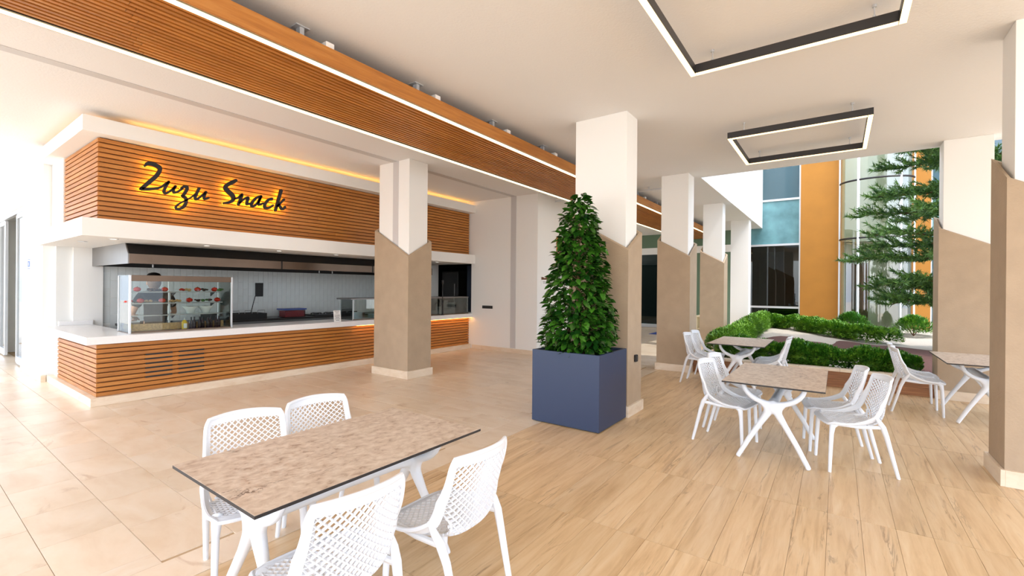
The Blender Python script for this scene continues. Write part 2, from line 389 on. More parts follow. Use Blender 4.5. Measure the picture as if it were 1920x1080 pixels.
wr = struct(MB().box(9.12, 9.45, 5.80, 7.86, 0, ZC).box(9.12, 9.45, 7.86, 9.4, 2.24, ZC).box(9.12, 9.45, 9.4, 10.6, 0, ZC).box(9.45, 12.0, 5.80, 6.0, 0, ZC)
            .box(9.12, 9.45, 7.86, 9.4, 0, .93).build('wall_right', 'wall_paint'))
B(9.112, 9.13, 6.42, 6.58, 0.11, ZC).build('joint_cover', 'joint_cover', wr)
struct(MB().box(9.10, 9.125, 5.78, 7.82, 0, .10).box(9.10, 12.0, 5.78, 5.80, 0, .10).build('baseboard_right', 'travertine_trim'))
struct(MB().box(1.54, 1.56, 10.55, 12.35, 0, .11).box(1.54, 1.60, 10.505, 10.55, 0, .108).box(1.54, 1.56, 15.7, 18, 0, .11).build('baseboard_left', 'travertine_trim'))
# dark room behind the kitchen hatch
struct(MB().box(11.2, 11.3, 6.0, 11, 0, 3).box(9.45, 11.3, 10.6, 10.7, 0, 3).box(9.45, 11.3, 6.0, 6.02, 0, 3).box(9.45, 11.3, 6, 10.7, 2.9, 3).build('wall_store', 'dark_room'))
st = thing('store_cabinet', 'dark blue panelled door seen through the kitchen side opening', 'cabinet', (9.5, 8.15, 0))
B(9.47, 9.52, 7.88, 8.32, 0, 2.2).build('door_leaf', 'dark_blue_door', st, bevel=.004)
MB().box(9.462, 9.47, 7.94, 8.26, 1.45, 2.1).box(9.462, 9.47, 7.94, 8.26, .3, 1.3).build('door_panel', 'dark_blue_door', st, bevel=.004)
st = thing('refrigerator', 'tall black refrigerator standing in the kitchen side opening', 'refrigerator', (9.9, 9.0, 0))
B(9.55, 10.2, 8.72, 9.36, 0, 2.05).build('body', 'hood_black', st, bevel=.01)
B(9.53, 9.55, 8.74, 9.34, .05, 2.0).build('door', 'black_metal', st, bevel=.005)
B(9.50, 9.52, 8.80, 8.83, 1.0, 1.7).build('handle', 'steel', st)

# ------------------------------------------------------------------ kiosk structure
CX, CY = 1.607, 7.86
kio = thing('kiosk_counter', 'long snack bar counter clad in orange wooden slats with white plinth', 'counter', (5.3, 8.2, 0))
B(1.69, 9.11, 7.965, 8.05, 0.0, .815).build('front_panel', 'slat_backing', kio)
B(1.69, 1.78, 8.05, 10.15, 0.0, .815).build('end_panel', 'slat_backing', kio)
B(1.69, 1.78, 10.152, 10.39, 0.0, .815).build('plaster_return', 'wall_paint', kio)
MB().prism([(CX, CY), (9.11, CY), (9.11, 7.96), (1.685, 7.96), (1.685, 10.5), (CX, 10.5)], 'z', 0, .11).build('plinth', 'travertine_trim', kio, bevel=.003)
def slat(name, parent, x0, x1, z, h, y=7.93, d=.035):
    B(x0, x1, y, y+d, z, z+h).build(name, 'slat_wood', parent, bevel=.002)
def slat_s(name, parent, y0, y1, z, h, x=1.675, d=.035):
    B(x, x+d, y0, y1, z, z+h).build(name, 'slat_wood_side', parent, bevel=.002)
NL = 11; p = (.812-.112)/NL
for i in range(NL):
    z = .114+i*p; seam = 5.0+0.9*((i*7) % 5)/5
    slat('front_slat', kio, 1.675, seam, z, p*.75); slat('front_slat', kio, seam+.002, 9.11, z, p*.75)
    s2 = 8.55
    slat_s('end_slat', kio, 7.968, s2, z, p*.75); slat_s('end_slat', kio, s2+.003, 10.15, z, p*.75)
# vent grilles in the front slats
for gi, (xa, xb) in enumerate(((2.20, 2.52), (2.60, 2.93))):
    g = MB()
    for i in range(2, 8 if gi == 0 else 8):
        z = .114+i*p+p*.75
        if gi == 1 and i == 1: continue
        g.box(xa, xb, 7.9275, 7.968, z-.004, z+p*.30)
    g.build('vent_slots', 'hood_black', kio)
B(5.6, 9.1, 7.825, 7.86, .8095, .8145).build('led_strip', 'led_cove', kio)
top = MB().prism([(1.55, 7.80), (9.12, 7.80), (9.12, 8.55), (2.14, 8.55), (2.14, 10.395), (1.55, 10.395)], 'z', .815, .915).build('kiosk_worktop', 'quartz', bevel=.004)
tag(top, 'white quartz counter slab running along the snack bar', 'worktop')
B(1.72, 2.14, 10.34, 10.40, .916, .985).build('upstand', 'quartz', wb)

kh = thing('kiosk_canopy', 'white framed kiosk fascia with orange wooden slats above the hatch', 'kiosk fascia', (5.3, 8.2, 2.2))
ZS0, ZS1, ZU0, ZU1 = 2.22, 2.452, 3.55, 3.75
MB().prism([(1.487, 7.74), (9.12, 7.74), (9.12, 10.45), (1.487, 10.45)], 'z', ZS0, ZS1).build('lower_band', 'wall_paint', kh, bevel=.003)
MB().box(1.487, 9.12, 7.74, 7.99, ZU0, ZU1).box(1.487, 1.74, 7.99, 10.5, ZU0, ZU1).build('upper_band', 'wall_paint', kh, bevel=.003)
MB().box(1.70, 9.12, 7.965, 10.45, ZS1, ZU0+.02).build('slat_board', 'slat_backing', kh)
B(1.66, 1.73, 9.75, 10.52, ZS1, ZU0).build('plaster_return', 'wall_paint', kh)
B(1.95, 9.12, 8.12, 10.45, ZU0, ZC).build('cove_back', 'wall_paint', kh)
MB().box(2.0, 9.1, 7.97, 7.985, ZU1, ZU1+.012).box(1.73, 1.745, 8.1, 10.3, ZU1, ZU1+.012).build('cove_led', 'led_cove', kh)
B(1.72, 1.80, 7.99, 8.04, ZU1, ZC-.04).build('bracket_block', 'wall_paint', kh)
NU = 17; p2 = (ZU0-ZS1-.004)/NU
for i in range(NU):
    z = ZS1+.004+i*p2; seam = 4.05+1.3*((i*3) % 7)/7
    slat('front_slat', kh, 1.675, seam, z, p2*.76); slat('front_slat', kh, seam+.002, 9.10, z, p2*.76)
    slat_s('end_slat', kh, 7.968, 9.75, z, p2*.76)
for i, xx in enumerate((1.86, 2.98, 4.11, 5.23, 6.9, 8.0)):
    d = thing('downlight', ['small round recessed downlight above the kiosk counter corner', 'recessed downlight over the glass food case', 'recessed downlight left of the grill in the kiosk soffit', 'recessed downlight just left of the clad column', 'recessed downlight behind the clad column', 'recessed downlight at the far end of the kiosk soffit'][i], 'downlight', (xx, 8.0, ZS0))
    MB().lathe([(.045, -.006), (.055, -.004), (.055, 0.002)], (xx, 8.0, ZS0), 20).build('trim_ring', 'aluminium', d)
    MB().lathe([(.036, -.0075), (.036, -.003)], (xx, 8.0, ZS0), 16).build('lens', 'downlight_glow', d)
d = thing('downlight', 'recessed downlight near the outer left edge of the kiosk soffit', 'downlight', (1.72, 8.9, ZS0))
MB().lathe([(.045, -.006), (.055, -.004), (.055, 0.002)], (1.72, 8.9, ZS0), 20).build('trim_ring', 'aluminium', d)

# ------------------------------------------------------------------ kiosk lettering
SG = thing('kiosk_sign', 'black script letters reading Zuzu Snack with yellow backlight', 'sign', (3.1, 7.9, 2.9))
def zz(a, b): return on_y(230+a/5.818, 280+b/5.818, 7.85)
def cr(pts, n=7):
    out = []; P = [np.array(p, float) for p in pts]; P = [2*P[0]-P[1]]+P+[2*P[-1]-P[-2]]
    for i in range(1, len(P)-2):
        for k in range(n):
            t = k/n; a, b, c, d = P[i-1:i+3]
            out.append(.5*((2*b)+(-a+c)*t+(2*a-5*b+4*c-d)*t*t+(-a+3*b-3*c+d)*t**3))
    out.append(P[-2]); return out
LET = {
 'letter_z_capital': [[(238,182,20),(268,156,34),(320,160,38),(385,190,40),(404,222,40),(370,285,40),(280,365,40),(205,428,34)], [(196,432,30),(280,434,26),(370,426,24),(420,410,22),(470,375,24),(500,355,22)]],
 'letter_u': [[(500,356,26),(470,405,28),(448,455,28),(470,480,24),(520,452,20),(570,408,22)], [(574,404,26),(552,445,28),(560,470,24),(600,462,20),(650,428,22)]],
 'letter_z': [[(636,424,18),(668,408,26),(700,416,30),(690,455,32),(652,510,30)], [(648,512,24),(682,530,30),(690,572,32),(668,620,32),(620,650,24),(584,648,22),(582,622,20),(630,585,16),(720,540,14),(790,490,18)]],
 'letter_u_last': [[(832,428,26),(806,480,28),(788,530,28),(808,544,22),(850,515,20),(900,470,22)], [(905,468,26),(885,515,28),(895,542,24),(934,530,20)]],
 'letter_s_capital': [[(1232,340,30),(1200,358,38),(1140,388,36),(1120,420,40),(1150,460,42),(1196,505,42),(1204,545,36),(1170,575,28),(1100,588,18)]],
 'letter_n': [[(1206,545,16),(1255,530,18),(1300,492,24),(1282,545,30),(1260,602,26)], [(1268,590,20),(1320,545,20),(1364,528,26),(1356,565,28),(1352,598,24),(1392,590,18)]],
 'letter_a': [[(1508,512,22),(1460,528,24),(1415,575,28),(1402,612,26),(1432,618,22),(1480,570,22),(1508,515,22)], [(1500,525,24),(1480,575,26),(1486,604,22),(1530,588,16)]],
 'letter_c': [[(1624,542,28),(1590,550,24),(1552,595,28),(1548,632,26),(1590,640,22),(1640,610,18)]],
 'letter_k': [[(1726,452,30),(1706,520,30),(1686,590,30),(1664,664,28)], [(1672,628,18),(1710,595,20),(1756,548,22)], [(1700,598,20),(1724,640,26),(1745,652,24),(1768,630,22)]],
}
for nm, strokes in LET.items():
    def ribbon(y0, y1, k):
        mb = MB()
        for st_ in strokes:
            pts = cr(st_); L = []; Rr = []
            for i, p_ in enumerate(pts):
                a = pts[max(i-1, 0)]; b = pts[min(i+1, len(pts)-1)]; t = np.array([b[0]-a[0], b[1]-a[1]]); t = t/(np.linalg.norm(t)+1e-9); nn = np.array([-t[1], t[0]])*p_[2]/2*k*1.18
                L.append(zz(p_[0]+nn[0], p_[1]+nn[1])); Rr.append(zz(p_[0]-nn[0], p_[1]-nn[1]))
            m = len(pts); vs = []
            for yy in (y0, y1):
                for q in L+Rr: vs.append((q.x, yy, q.z))
            fs = []
            for i in range(m-1):
                fs += [(i, i+1, m+i+1, m+i), (2*m+i, 3*m+i, 3*m+i+1, 2*m+i+1), (i, 2*m+i, 2*m+i+1, i+1), (m+i, m+i+1, 3*m+i+1, 3*m+i)]
            fs += [(0, m, 3*m, 2*m), (m-1, 3*m-1, 4*m-1, 2*m-1)]
            mb.add(vs, fs)
            for q, ww in ((pts[0], pts[0][2]), (pts[-1], pts[-1][2])):
                c0 = zz(q[0], q[1]); r0 = (zz(q[0]+ww/2*k*1.18, q[1])-c0).length
                mb.prism([(c0.x+r0*math.cos(2*PI*j/12), c0.z+r0*math.sin(2*PI*j/12)) for j in range(12)], 'y', y0+.0005, y1-.0005)
        return mb
    lt = ribbon(7.835, 7.862, 1.0).build(nm, 'black_metal', SG)
    ribbon(7.864, 7.874, 0.8).build('backlight', 'led_sign', lt)

# ------------------------------------------------------------------ columns
def column(label, x0, x1, y0, y1, low=2.15, top=ZC, base=True, sl=0.56, joint=False):
    """x0..x1,y0..y1 outer cladding; slanted cut lowest at (-x,-y)"""
    t = thing('column', label, 'column', ((x0+x1)/2, (y0+y1)/2, 0)); i = .055; th = .03
    B(x0+i, x1-i, y0+i, y1-i, 0, top).build('shaft', 'wall_paint', t, bevel=.004)
    zf = lambda x, y: low+sl*(x-x0)+sl*(y-y0)*1.0
    o = [(x0,y0),(x1,y0),(x1,y1),(x0,y1)]; n = [(x0+th,y0+th),(x1-th,y0+th),(x1-th,y1-th),(x0+th,y1-th)]
    vs = [(*q, .1) for q in o]+[(*q, zf(*q)) for q in o]+[(*q, zf(*q)) for q in n]+[(*q, 1.8) for q in n]
    fs = []
    for k in range(4):
        j = (k+1) % 4; fs += [(k,j,4+j,4+k),(4+k,4+j,8+j,8+k),(8+k,8+j,12+j,12+k)]
    MB().add(vs, fs).build('cladding', 'cladding', t)
    bb = .028
    for k, (a0,a1,b0,b1) in enumerate(((x0-bb,x1+bb,y0-bb,y0),(x0-bb,x1+bb,y1,y1+bb),(x0-bb,x0,y0,y1),(x1,x1+bb,y0,y1))):
        B(a0,a1,b0,b1,0,.135).build('baseboard', 'travertine_trim', t, bevel=.002)
    if joint: B(x0+i-.004, x0+i+.01, 6.38, 6.53, 1.8, top).build('joint_cover', 'joint_cover', t)
    return t
column('column with taupe cladding and slanted top in front of the kiosk', 5.35, 5.90, 6.05, 6.97, low=2.12, joint=True)
column('taupe clad column standing right behind the navy planter box', 5.44, 5.92, 2.12, 2.95, low=2.08)
column('taupe clad column beside the garden, behind the far left dining set', 9.06, 9.58, 2.30, 2.93, low=2.22)
column('farther taupe clad column along the garden hedge', 12.7, 13.15, 2.38, 2.97, low=2.28)
column('taupe clad column cut off by the right edge of the picture', 5.42, 5.90, -1.92, -1.13, low=2.10)
column('taupe clad column at the right end of the garden curb', 9.2, 9.66, -1.86, -1.22, low=2.22, sl=.5)
t = thing('column', 'plain white column at the far end of the garden hedge', 'column', (16.5, 2.6, 0))
B(16.3, 16.75, 2.33, 2.86, 0, ZC).build('shaft', 'wall_paint', t)
so_ = thing('socket', 'small black socket box low on the column behind the planter', 'socket', (5.68, 2.09, .7))
B(5.66, 5.73, 2.09, 2.12, .66, .75).build('box', 'black_metal', so_, bevel=.006); B(5.672, 5.718, 2.084, 2.09, .675, .735).build('flap', 'dark_counter', so_, bevel=.004)
so_ = thing('socket', 'small black socket box on the column beside the far left chairs', 'socket', (9.3, 2.28, .72))
B(9.26, 9.34, 2.27, 2.30, .66, .77).build('box', 'black_metal', so_, bevel=.006); B(9.272, 9.328, 2.262, 2.27, .68, .75).build('flap', 'dark_counter', so_, bevel=.004)
so_ = thing('switch_panel', 'wide black socket panel on the white wall beside the kiosk', 'socket', (9.11, 7.3, 1.1))
B(9.10, 9.12, 7.14, 7.47, 1.06, 1.135).build('plate', 'black_metal', so_, bevel=.004)
for k in range(4): B(9.096, 9.10, 7.165+k*.075, 7.225+k*.075, 1.075, 1.12).build('outlet', 'dark_counter', so_, bevel=.003)
ns = thing('notice_plate', 'small brown and cream notice plate on the wall left of the shrub', 'plate', (9.42, 5.79, 1.75))
B(9.27, 9.58, 5.785, 5.80, 1.64, 1.87).build('plate', 'paper', ns, bevel=.003)
MB().prism([(9.28, 1.80), (9.57, 1.80), (9.57, 1.865), (9.50, 1.865), (9.425, 1.84), (9.35, 1.865), (9.28, 1.865)], 'y', 5.783, 5.785).build('header_print', 'brown_door', ns)
MB().box(9.34, 9.52, 5.783, 5.785, 1.745, 1.755).box(9.36, 9.50, 5.783, 5.785, 1.715, 1.725).build('text_print', 'ink', ns)
fr_ = thing('framed_picture', 'orange wooden framed picture on the wall half hidden by the shrub', 'picture', (10.28, 5.79, 2.56))
for (a0,a1,c0,c1) in ((10.0,10.55,2.84,2.90),(10.0,10.55,2.22,2.28),(10.0,10.06,2.28,2.84),(10.49,10.55,2.28,2.84)): B(a0,a1,5.75,5.80,c0,c1).build('frame_bar', 'wood_frame', fr_, bevel=.004)
B(10.06, 10.49, 5.78, 5.80, 2.28, 2.84).build('canvas', 'picture', fr_)

# ------------------------------------------------------------------ hanging slat band with LED strips
ZBd = 3.56
bd = thing('ceiling_slat_band', 'long orange slatted wooden baffle hung under the ceiling with two light strips', 'ceiling baffle', (7, 4.3, ZBd))
XA, XB = -3.3, 18.6
for y0, y1 in ((3.662, 3.687), (4.913, 4.938)): B(XA, XB, y0, y1, ZBd-.006, ZBd+.15).build('side_board', 'slat_wood', bd, bevel=.002)
for y0, y1, yb0, yb1 in ((3.712, 3.758, 3.688, 3.711), (4.862, 4.908, 4.836, 4.861)):
    for xa, xb in ((XA, 4.3), (4.305, 10.3), (10.305, XB)):
        B(xa, xb, y0, y1, ZBd-.014, ZBd+.02).build('led_strip', 'led_warm', bd)
    B(XA, XB, yb0, yb1, ZBd-.004, ZBd+.05).build('led_channel', 'hood_black', bd)
NB = 18; pb = (4.833-3.767)/NB
for i in range(NB):
    y = 3.767+i*pb; seam = [0.9, 0.93, 0.96][i % 3]+.02*i
    for xa, xb in ((XA, seam), (seam+.003, 6.9+.4*(i % 4)), (6.903+.4*(i % 4), XB)):
        B(xa, xb, y+pb*.24, y+pb*.80, ZBd, ZBd+.05).build('slat', 'slat_wood', bd)
B(XA, XB, 3.69, 4.91, ZBd+.055, ZBd+.07).build('backing_board', 'slat_backing', bd)
for i, xx in enumerate((-.6, .76, 2.13, 3.47, 4.83, 6.12, 7.5, 8.9, 10.3, 11.7, 13.1, 14.5)):
    B(xx+.16, xx+.24, 3.68, 4.92, ZBd+.155, ZBd+.205).build('cross_bar', 'white_gloss', bd, bevel=.002)
    for yy in (3.82, 4.78):
        h = B(xx-.02, xx+.02, yy-.03, yy+.03, ZBd+.07, ZC-.006).build('hanger_post', 'galvanised', bd)
        MB().box(xx-.06, xx+.06, yy-.05, yy+.05, ZC-.008, ZC).build('hanger_plate', 'galvanised', h)
# duct-like pipe under the far ceiling
t = thing('ceiling_pipe', 'thin grey pipe running under the ceiling behind the columns', 'pipe', (9.6, 4.5, 3.78))
MB().tube([(9.9, 2.95, 3.78), (9.9, 5.78, 3.78)], .022, 8).build('pipe', 'galvanised', t, smooth=True)
for y in (3.4, 4.1, 4.8): B(9.88, 9.92, y-.01, y+.01, 3.79, ZC).build('clip', 'galvanised', t)

# ------------------------------------------------------------------ square ring lamps
def ring(label, x0, x1, y0, y1):
    z0, z1, w_ = 3.655, 3.745, .052
    t = thing('ring_lamp', label, 'pendant lamp', ((x0+x1)/2, (y0+y1)/2, z0))
    for (a0,a1,b0,b1) in ((x0,x1,y0,y0+w_),(x0,x1,y1-w_,y1),(x0,x0+w_,y0+w_,y1-w_),(x1-w_,x1,y0+w_,y1-w_)):
        br = B(a0,a1,b0,b1,z0+.006,z1).build('bar', 'lamp_metal', t, bevel=.002)
        B(a0+.003,a1-.003,b0+.003,b1-.003,z0,z0+.007).build('diffuser', 'led_lamp', br)
    for xx in (x0+.026, x1-.026):
        for yy in (y0+.2, y1-.2):
            MB().tube([(xx, yy, z1), (xx, yy, ZC)], .006, 6).lathe([(.016, 0), (.016, .02)], (xx, yy, ZC-.021), 10).lathe([(.012, 0), (.012, .02)], (xx, yy, z1), 10).build('hanger', 'galvanised', t)
ring('large square ring lamp at the top of the picture, partly cut off', 3.03, 4.58, -.42, 1.17)
ring('square ring lamp hanging nearer the garden, whole in view', 6.76, 8.33, -.33, 1.24)

# ------------------------------------------------------------------ chair
def chair_proto():
    t = thing('perforated_chair', 'white perforated plastic chair', 'chair', (0,0,0), 0, 'white perforated plastic chairs')
    A0 = np.array([.245, .438]); Cn = np.array([-.185, .425]); B0 = np.array([-.285, .825])
    d1 = (Cn-A0)/np.linalg.norm(Cn-A0); d2 = (B0-Cn)/np.linalg.norm(B0-Cn); L1 = np.linalg.norm(Cn-A0); L2 = np.linalg.norm(B0-Cn)
    phi = math.acos(float(d1 @ d2))
    nrm = np.array([d1[1], -d1[0]])
    if nrm @ d2 < 0: nrm = -nrm
    def prof(r, v):
        tl = r*math.tan(phi/2); s1 = L1-tl; s2 = r*phi; s3 = L2-tl; s = v*(s1+s2+s3)
        if s <= s1: return A0+d1*s
        if s <= s1+s2:
            a = (s-s1)/r; cen = A0+d1*s1+nrm*r
            return cen + r*(-nrm*math.cos(a)+d1*math.sin(a))
        return Cn+d2*(tl+s-s1-s2)
    def S(u, v):
        au = abs(u); r = .075+.34*au**3.2; y, z = prof(r, v)
        wd = .222+.016*math.sin(min(1, v/.55)*PI)
        if v > .55: wd = .222-.022*((v-.55)/.45)
        if v < .1: wd *= 1-.10*(1-v/.1)**2
        if v > .92: wd *= 1-.07*((v-.92)/.08)**2
        bk = min(1, max(0, (v-.5)/.2)); st_ = 1-bk
        y += .055*u*u*bk; z -= .012*(1-u*u)*st_*min(1, v/.1)
        if v < .08: z -= .018*(1-v/.08)**2
        if v > .9: z += .012*(1-u*u)*((v-.9)/.1)
        if v < .1: y -= .02*au**4*(1-v/.1)
        return Vector((u*wd, y, z))
    def u_in(v):
        if .33 < v < .62:
            return .91-.26*math.sqrt(max(0, math.sin(PI*(v-.33)/.29)))
        return .91
    NUh, NVh = 22, 48
    def gu(i): return -.925+1.85*i/NUh
    def gv(j): return .03+.945*j/NVh
    parts = {'seat': MB(), 'backrest': MB()}
    for i in range(1, NUh):
        for j in range(1, NVh):
            if (i+j) % 2: continue
            u, v = gu(i), gv(j)
            if abs(u) > u_in(v)-.015: continue
            du, dv = gu(1)-gu(0), gv(1)-gv(0); m = parts['seat' if v < .5 else 'backrest']
            o = [(u-du,v),(u,v-dv),(u+du,v),(u,v+dv)]; k = .78
            q = [(u-du*k,v),(u,v-dv*k),(u+du*k,v),(u,v+dv*k)]
            m.add([S(*a) for a in o]+[S(*a) for a in q], [(a,(a+1) % 4,4+(a+1) % 4,4+a) for a in range(4)])
    def bands(m, v0, v1, n):
        for sgn in (-1, 1):
            for k in range(n):
                va, vb = v0+(v1-v0)*k/n, v0+(v1-v0)*(k+1)/n
                for (ua, ub) in ((.895, .95), (.95, 1.0)):
                    m.add([S(sgn*ua,va),S(sgn*ub,va),S(sgn*ub,vb),S(sgn*ua,vb)], [(0,1,2,3)])
                vm = (va+vb)/2
                if .325 < vm < .625:
                    fa, fb = u_in(va), u_in(vb)
                    m.add([S(sgn*(fa-.05),va),S(sgn*fa,va),S(sgn*fb,vb),S(sgn*(fb-.05),vb)], [(0,1,2,3)])
    bands(parts['seat'], 0, .5, 34); bands(parts['backrest'], .5, 1, 34)
    for nm, (a, b) in (('seat', (0, .05)), ('backrest', (.95, 1.0))):
        for k in range(28):
            ua, ub = -1+2*k/28, -1+2*(k+1)/28
            for q in range(2):
                va, vb = a+(b-a)*q/2, a+(b-a)*(q+1)/2
                parts[nm].add([S(ua,va),S(ub,va),S(ub,vb),S(ua,vb)], [(0,1,2,3)])
    for nm, m in parts.items():
        o = m.build(nm, 'white_plastic', t)
        sm = o.modifiers.new('s', 'SOLIDIFY'); sm.thickness = .011; sm.offset = 0
        baked(o)
        o.data.shade_smooth()
        try: o.data.set_sharp_from_angle(angle=R(40))
        except Exception: pass
    path = [S(-1, k/40) for k in range(41)]+[S(-1+2*k/20, 1) for k in range(1, 20)]+[S(1, 1-k/40) for k in range(41)]+[S(1-2*k/20, 0) for k in range(1, 20)]
    fr = MB().tube(path, .0115, 8, closed=True)
    for sgn in (-1, 1):   # rib under the seat edge joining the legs
        fr.tube([(sgn*.195,.19,.425),(sgn*.20,.0,.415),(sgn*.208,-.165,.428)], .016, 8)
    fr.build('frame', 'white_plastic', t, smooth=True)
    for sgn in (-1, 1):
        MB().tube([(sgn*.192,.165,.432),(sgn*.203,.195,.40),(sgn*.207,.203,.34),(sgn*.212,.212,.15),(sgn*.215,.217,0)], [.03,.024,.0185,.016,.0135], 10).build('leg', 'white_plastic', t, smooth=True)
        MB().tube([(sgn*.226,-.105,.525),(sgn*.222,-.138,.478),(sgn*.212,-.168,.43),(sgn*.202,-.197,.35),(sgn*.195,-.248,.15),(sgn*.190,-.288,0)], [.010,.018,.022,.0195,.016,.0135], 10).build('leg', 'white_plastic', t, smooth=True)
    return t
ch0 = chair_proto()
CH = [
 (1.235, 2.66, 166, 'white perforated chair behind the front table, at its left end'),
 (1.72, 2.66, 172, 'white perforated chair behind the front table, second from the left'),
 (1.09, 1.70, -4, 'large white chair at the bottom edge in front of the front table'),
 (1.70, 1.62, 0, 'white chair with its back to us at the right of the front table'),
 (5.16, -.106, 15.6, 'nearest white chair right of the middle table'),
 (5.655, .035, 9.8, 'white chair right of the middle table, behind the nearest one'),
 (5.21, .93, 170, 'nearest white chair left of the middle table'),
 (5.74, .95, 173, 'white chair left of the middle table, half hidden behind its neighbour'),
 (8.24, 1.90, 178, 'leftmost white chair, in front of the column by the garden'),
 (8.76, 1.90, 176, 'white chair beside the leftmost chair, nearer the garden hedge'),
 (8.22, .86, 4, 'white chair at the right of the far left table, nearer one'),
 (8.70, .88, 2, 'white chair at the right of the far left table, hidden behind the other'),
 (8.06, -.88, 181, 'white chair at the far right table, nearer one'),
 (8.52, -.88, 180, 'white chair at the far right table, tucked behind the nearer one'),
 (8.35, -2.05, 2, 'white chair beyond the far right table, mostly hidden by the right column'),
]
for i, (x, y, a, lab) in enumerate(CH):
    o = ch0 if i == 0 else copy_tree(ch0)
    o.location = (x, y, 0); o.rotation_euler = (0, 0, R(a)); o['label'] = lab

# ------------------------------------------------------------------ table
def table_proto(L=1.32, W=.81):
    t = thing('dining_table', 'dining table', 'table', (0,0,0), 0, 'stone topped dining tables')
    core = B(-L/2, L/2, -W/2, W/2, .726, .7395).build('tabletop', 'table_core', t)
    B(-L/2+.001, L/2-.001, -W/2+.001, W/2-.001, .7390, .741).build('stone_face', 'table_stone', core)
    m = MB(); a = .25
    arc = [(0, a*math.cos(PI+PI*k/16), .715+.185*math.sin(PI+PI*k/16)) for k in range(17)]
    m.tube([(0,-a,.724)]+arc+[(0,a,.724)], [.024]+[.020+.008*math.sin(PI*k/16) for k in range(17)]+[.024], 12)
    for s in (-1, 1):
        m.tube([(0,s*.02,.52),(0,s*.045,.44),(0.005,s*.10,.345),(.02,s*.19,.19),(.035,s*.288,.0)], [.036,.034,.027,.0245,.022], 12)
        m.tube([(0,s*.10,.548),(0,s*.05,.50),(0,s*.04,.44)], [.02,.032,.032], 12)
        m.tube([(0,s*a,.71),(0,s*a,.724)], [.024,.04], 12)
    m.ball((0,0,.50), .055, 16, 12, (.75,1,1.1))
    m.tube([(0,0,.515),(-.10,0,.535)], [.052,.046], 16)
    e = m.build('end_frame', 'white_plastic', t); rm = e.modifiers.new('r', 'REMESH'); rm.mode = 'VOXEL'; rm.voxel_size = .0075
    smm = e.modifiers.new('s', 'SMOOTH'); smm.iterations = 8; smm.factor = .5
    baked(e); e.data.materials.clear(); e.data.materials.append(MATS['white_plastic']); e.data.shade_smooth()
    # feet end flat on the floor
    zmin = min(v.co.z for v in e.data.vertices)
    e.location = (.47, 0, -zmin)
    e2 = e.copy(); C.objects.link(e2); e2.parent = t; e2.location = (-.47, 0, -zmin); e2.rotation_euler = (0,0,PI)
    MB().tube([(-.40,0,.534),(-.34,0,.537),(0,0,.542),(.34,0,.537),(.40,0,.534)], [.046,.041,.039,.041,.046], 16).build('stretcher', 'white_plastic', t, smooth=True)
    return t
tb0 = table_proto()
TB = [(1.48, 2.165, 0, 'large stone topped table in the foreground with four white chairs'),
      (5.31, .48, 0, 'middle stone topped table between two pairs of white chairs'),
      (8.40, 1.29, 0, 'far left stone topped table beside the garden hedge'),
      (8.13, -1.48, 0, 'far right stone topped table partly hidden by the right column')]
for i, (x, y, a, lab) in enumerate(TB):
    o = tb0 if i == 0 else copy_tree(tb0)
    o.location = (x, y, 0); o.rotation_euler = (0, 0, R(a)); o['label'] = lab

# ------------------------------------------------------------------ planter and shrub
PX0, PX1, PY0, PY1, PZ = 4.605, 5.395, 2.115, 2.99, .862
pl = thing('planter_box', 'large square navy blue planter box beside the column', 'planter', ((PX0+PX1)/2, (PY0+PY1)/2, 0))
th = .035
vs = []
for q, zz_ in (((PX0,PX1,PY0,PY1), .012), ((PX0,PX1,PY0,PY1), PZ), ((PX0+th,PX1-th,PY0+th,PY1-th), PZ), ((PX0+th,PX1-th,PY0+th,PY1-th), .7)):
    vs += [(q[0],q[2],zz_),(q[1],q[2],zz_),(q[1],q[3],zz_),(q[0],q[3],zz_)]
fs = [(0,3,2,1),(12,13,14,15)]
for r_ in range(3):
    for k in range(4): fs.append((r_*4+k, r_*4+(k+1) % 4, r_*4+4+(k+1) % 4, r_*4+4+k))
MB().add(vs, fs).build('box', 'navy_metal', pl, bevel=.003)
MB().box(PX0+.06,PX0+.14,PY0+.06,PY0+.14,0,.012).box(PX1-.14,PX1-.06,PY0+.06,PY0+.14,0,.012).box(PX0+.06,PX0+.14,PY1-.14,PY1-.06,0,.012).box(PX1-.14,PX1-.06,PY1-.14,PY1-.06,0,.012).build('glide', 'black_metal', pl)
B(PX0+th, PX1-th, PY0+th, PY1-th, .70, .812).build('potting_soil', 'soil', pl)
rng = random.Random(3); ch_ = MB()
for k in range(1500):
    x = rng.uniform(PX0+th+.01, PX1-th-.01); y = rng.uniform(PY0+th+.01, PY1-th-.01); s = rng.uniform(.005, .012)
    ch_.obox((x, y, .814+rng.uniform(0, .006)), (s*2, s*1.3, s), (rng.uniform(-.5,.5), rng.uniform(-.5,.5), rng.uniform(0, 6)))
stuff(ch_.build('bark_mulch', 'soil', pl))
SCX, SCY = 4.955, 2.55
sh = thing('potted_shrub', 'tall conical evergreen shrub with glossy green leaves in the navy planter', 'shrub', (SCX, SCY, .812))
MB().tube([(SCX,SCY,.78),(SCX+.02,SCY,1.3),(SCX-.01,SCY+.02,1.9),(SCX,SCY,2.5)], [.03,.024,.016,.006], 8).build('trunk', 'bark', sh, smooth=True)
def rad_at(z):
    P = [(.86,.35),(1.0,.41),(1.2,.40),(1.5,.345),(1.9,.28),(2.2,.22),(2.45,.165),(2.6,.11),(2.72,.03)]
    for (a, b), (c, d) in zip(P, P[1:]):
        if a <= z <= c: return b+(d-b)*(z-a)/(c-a)
    return .03
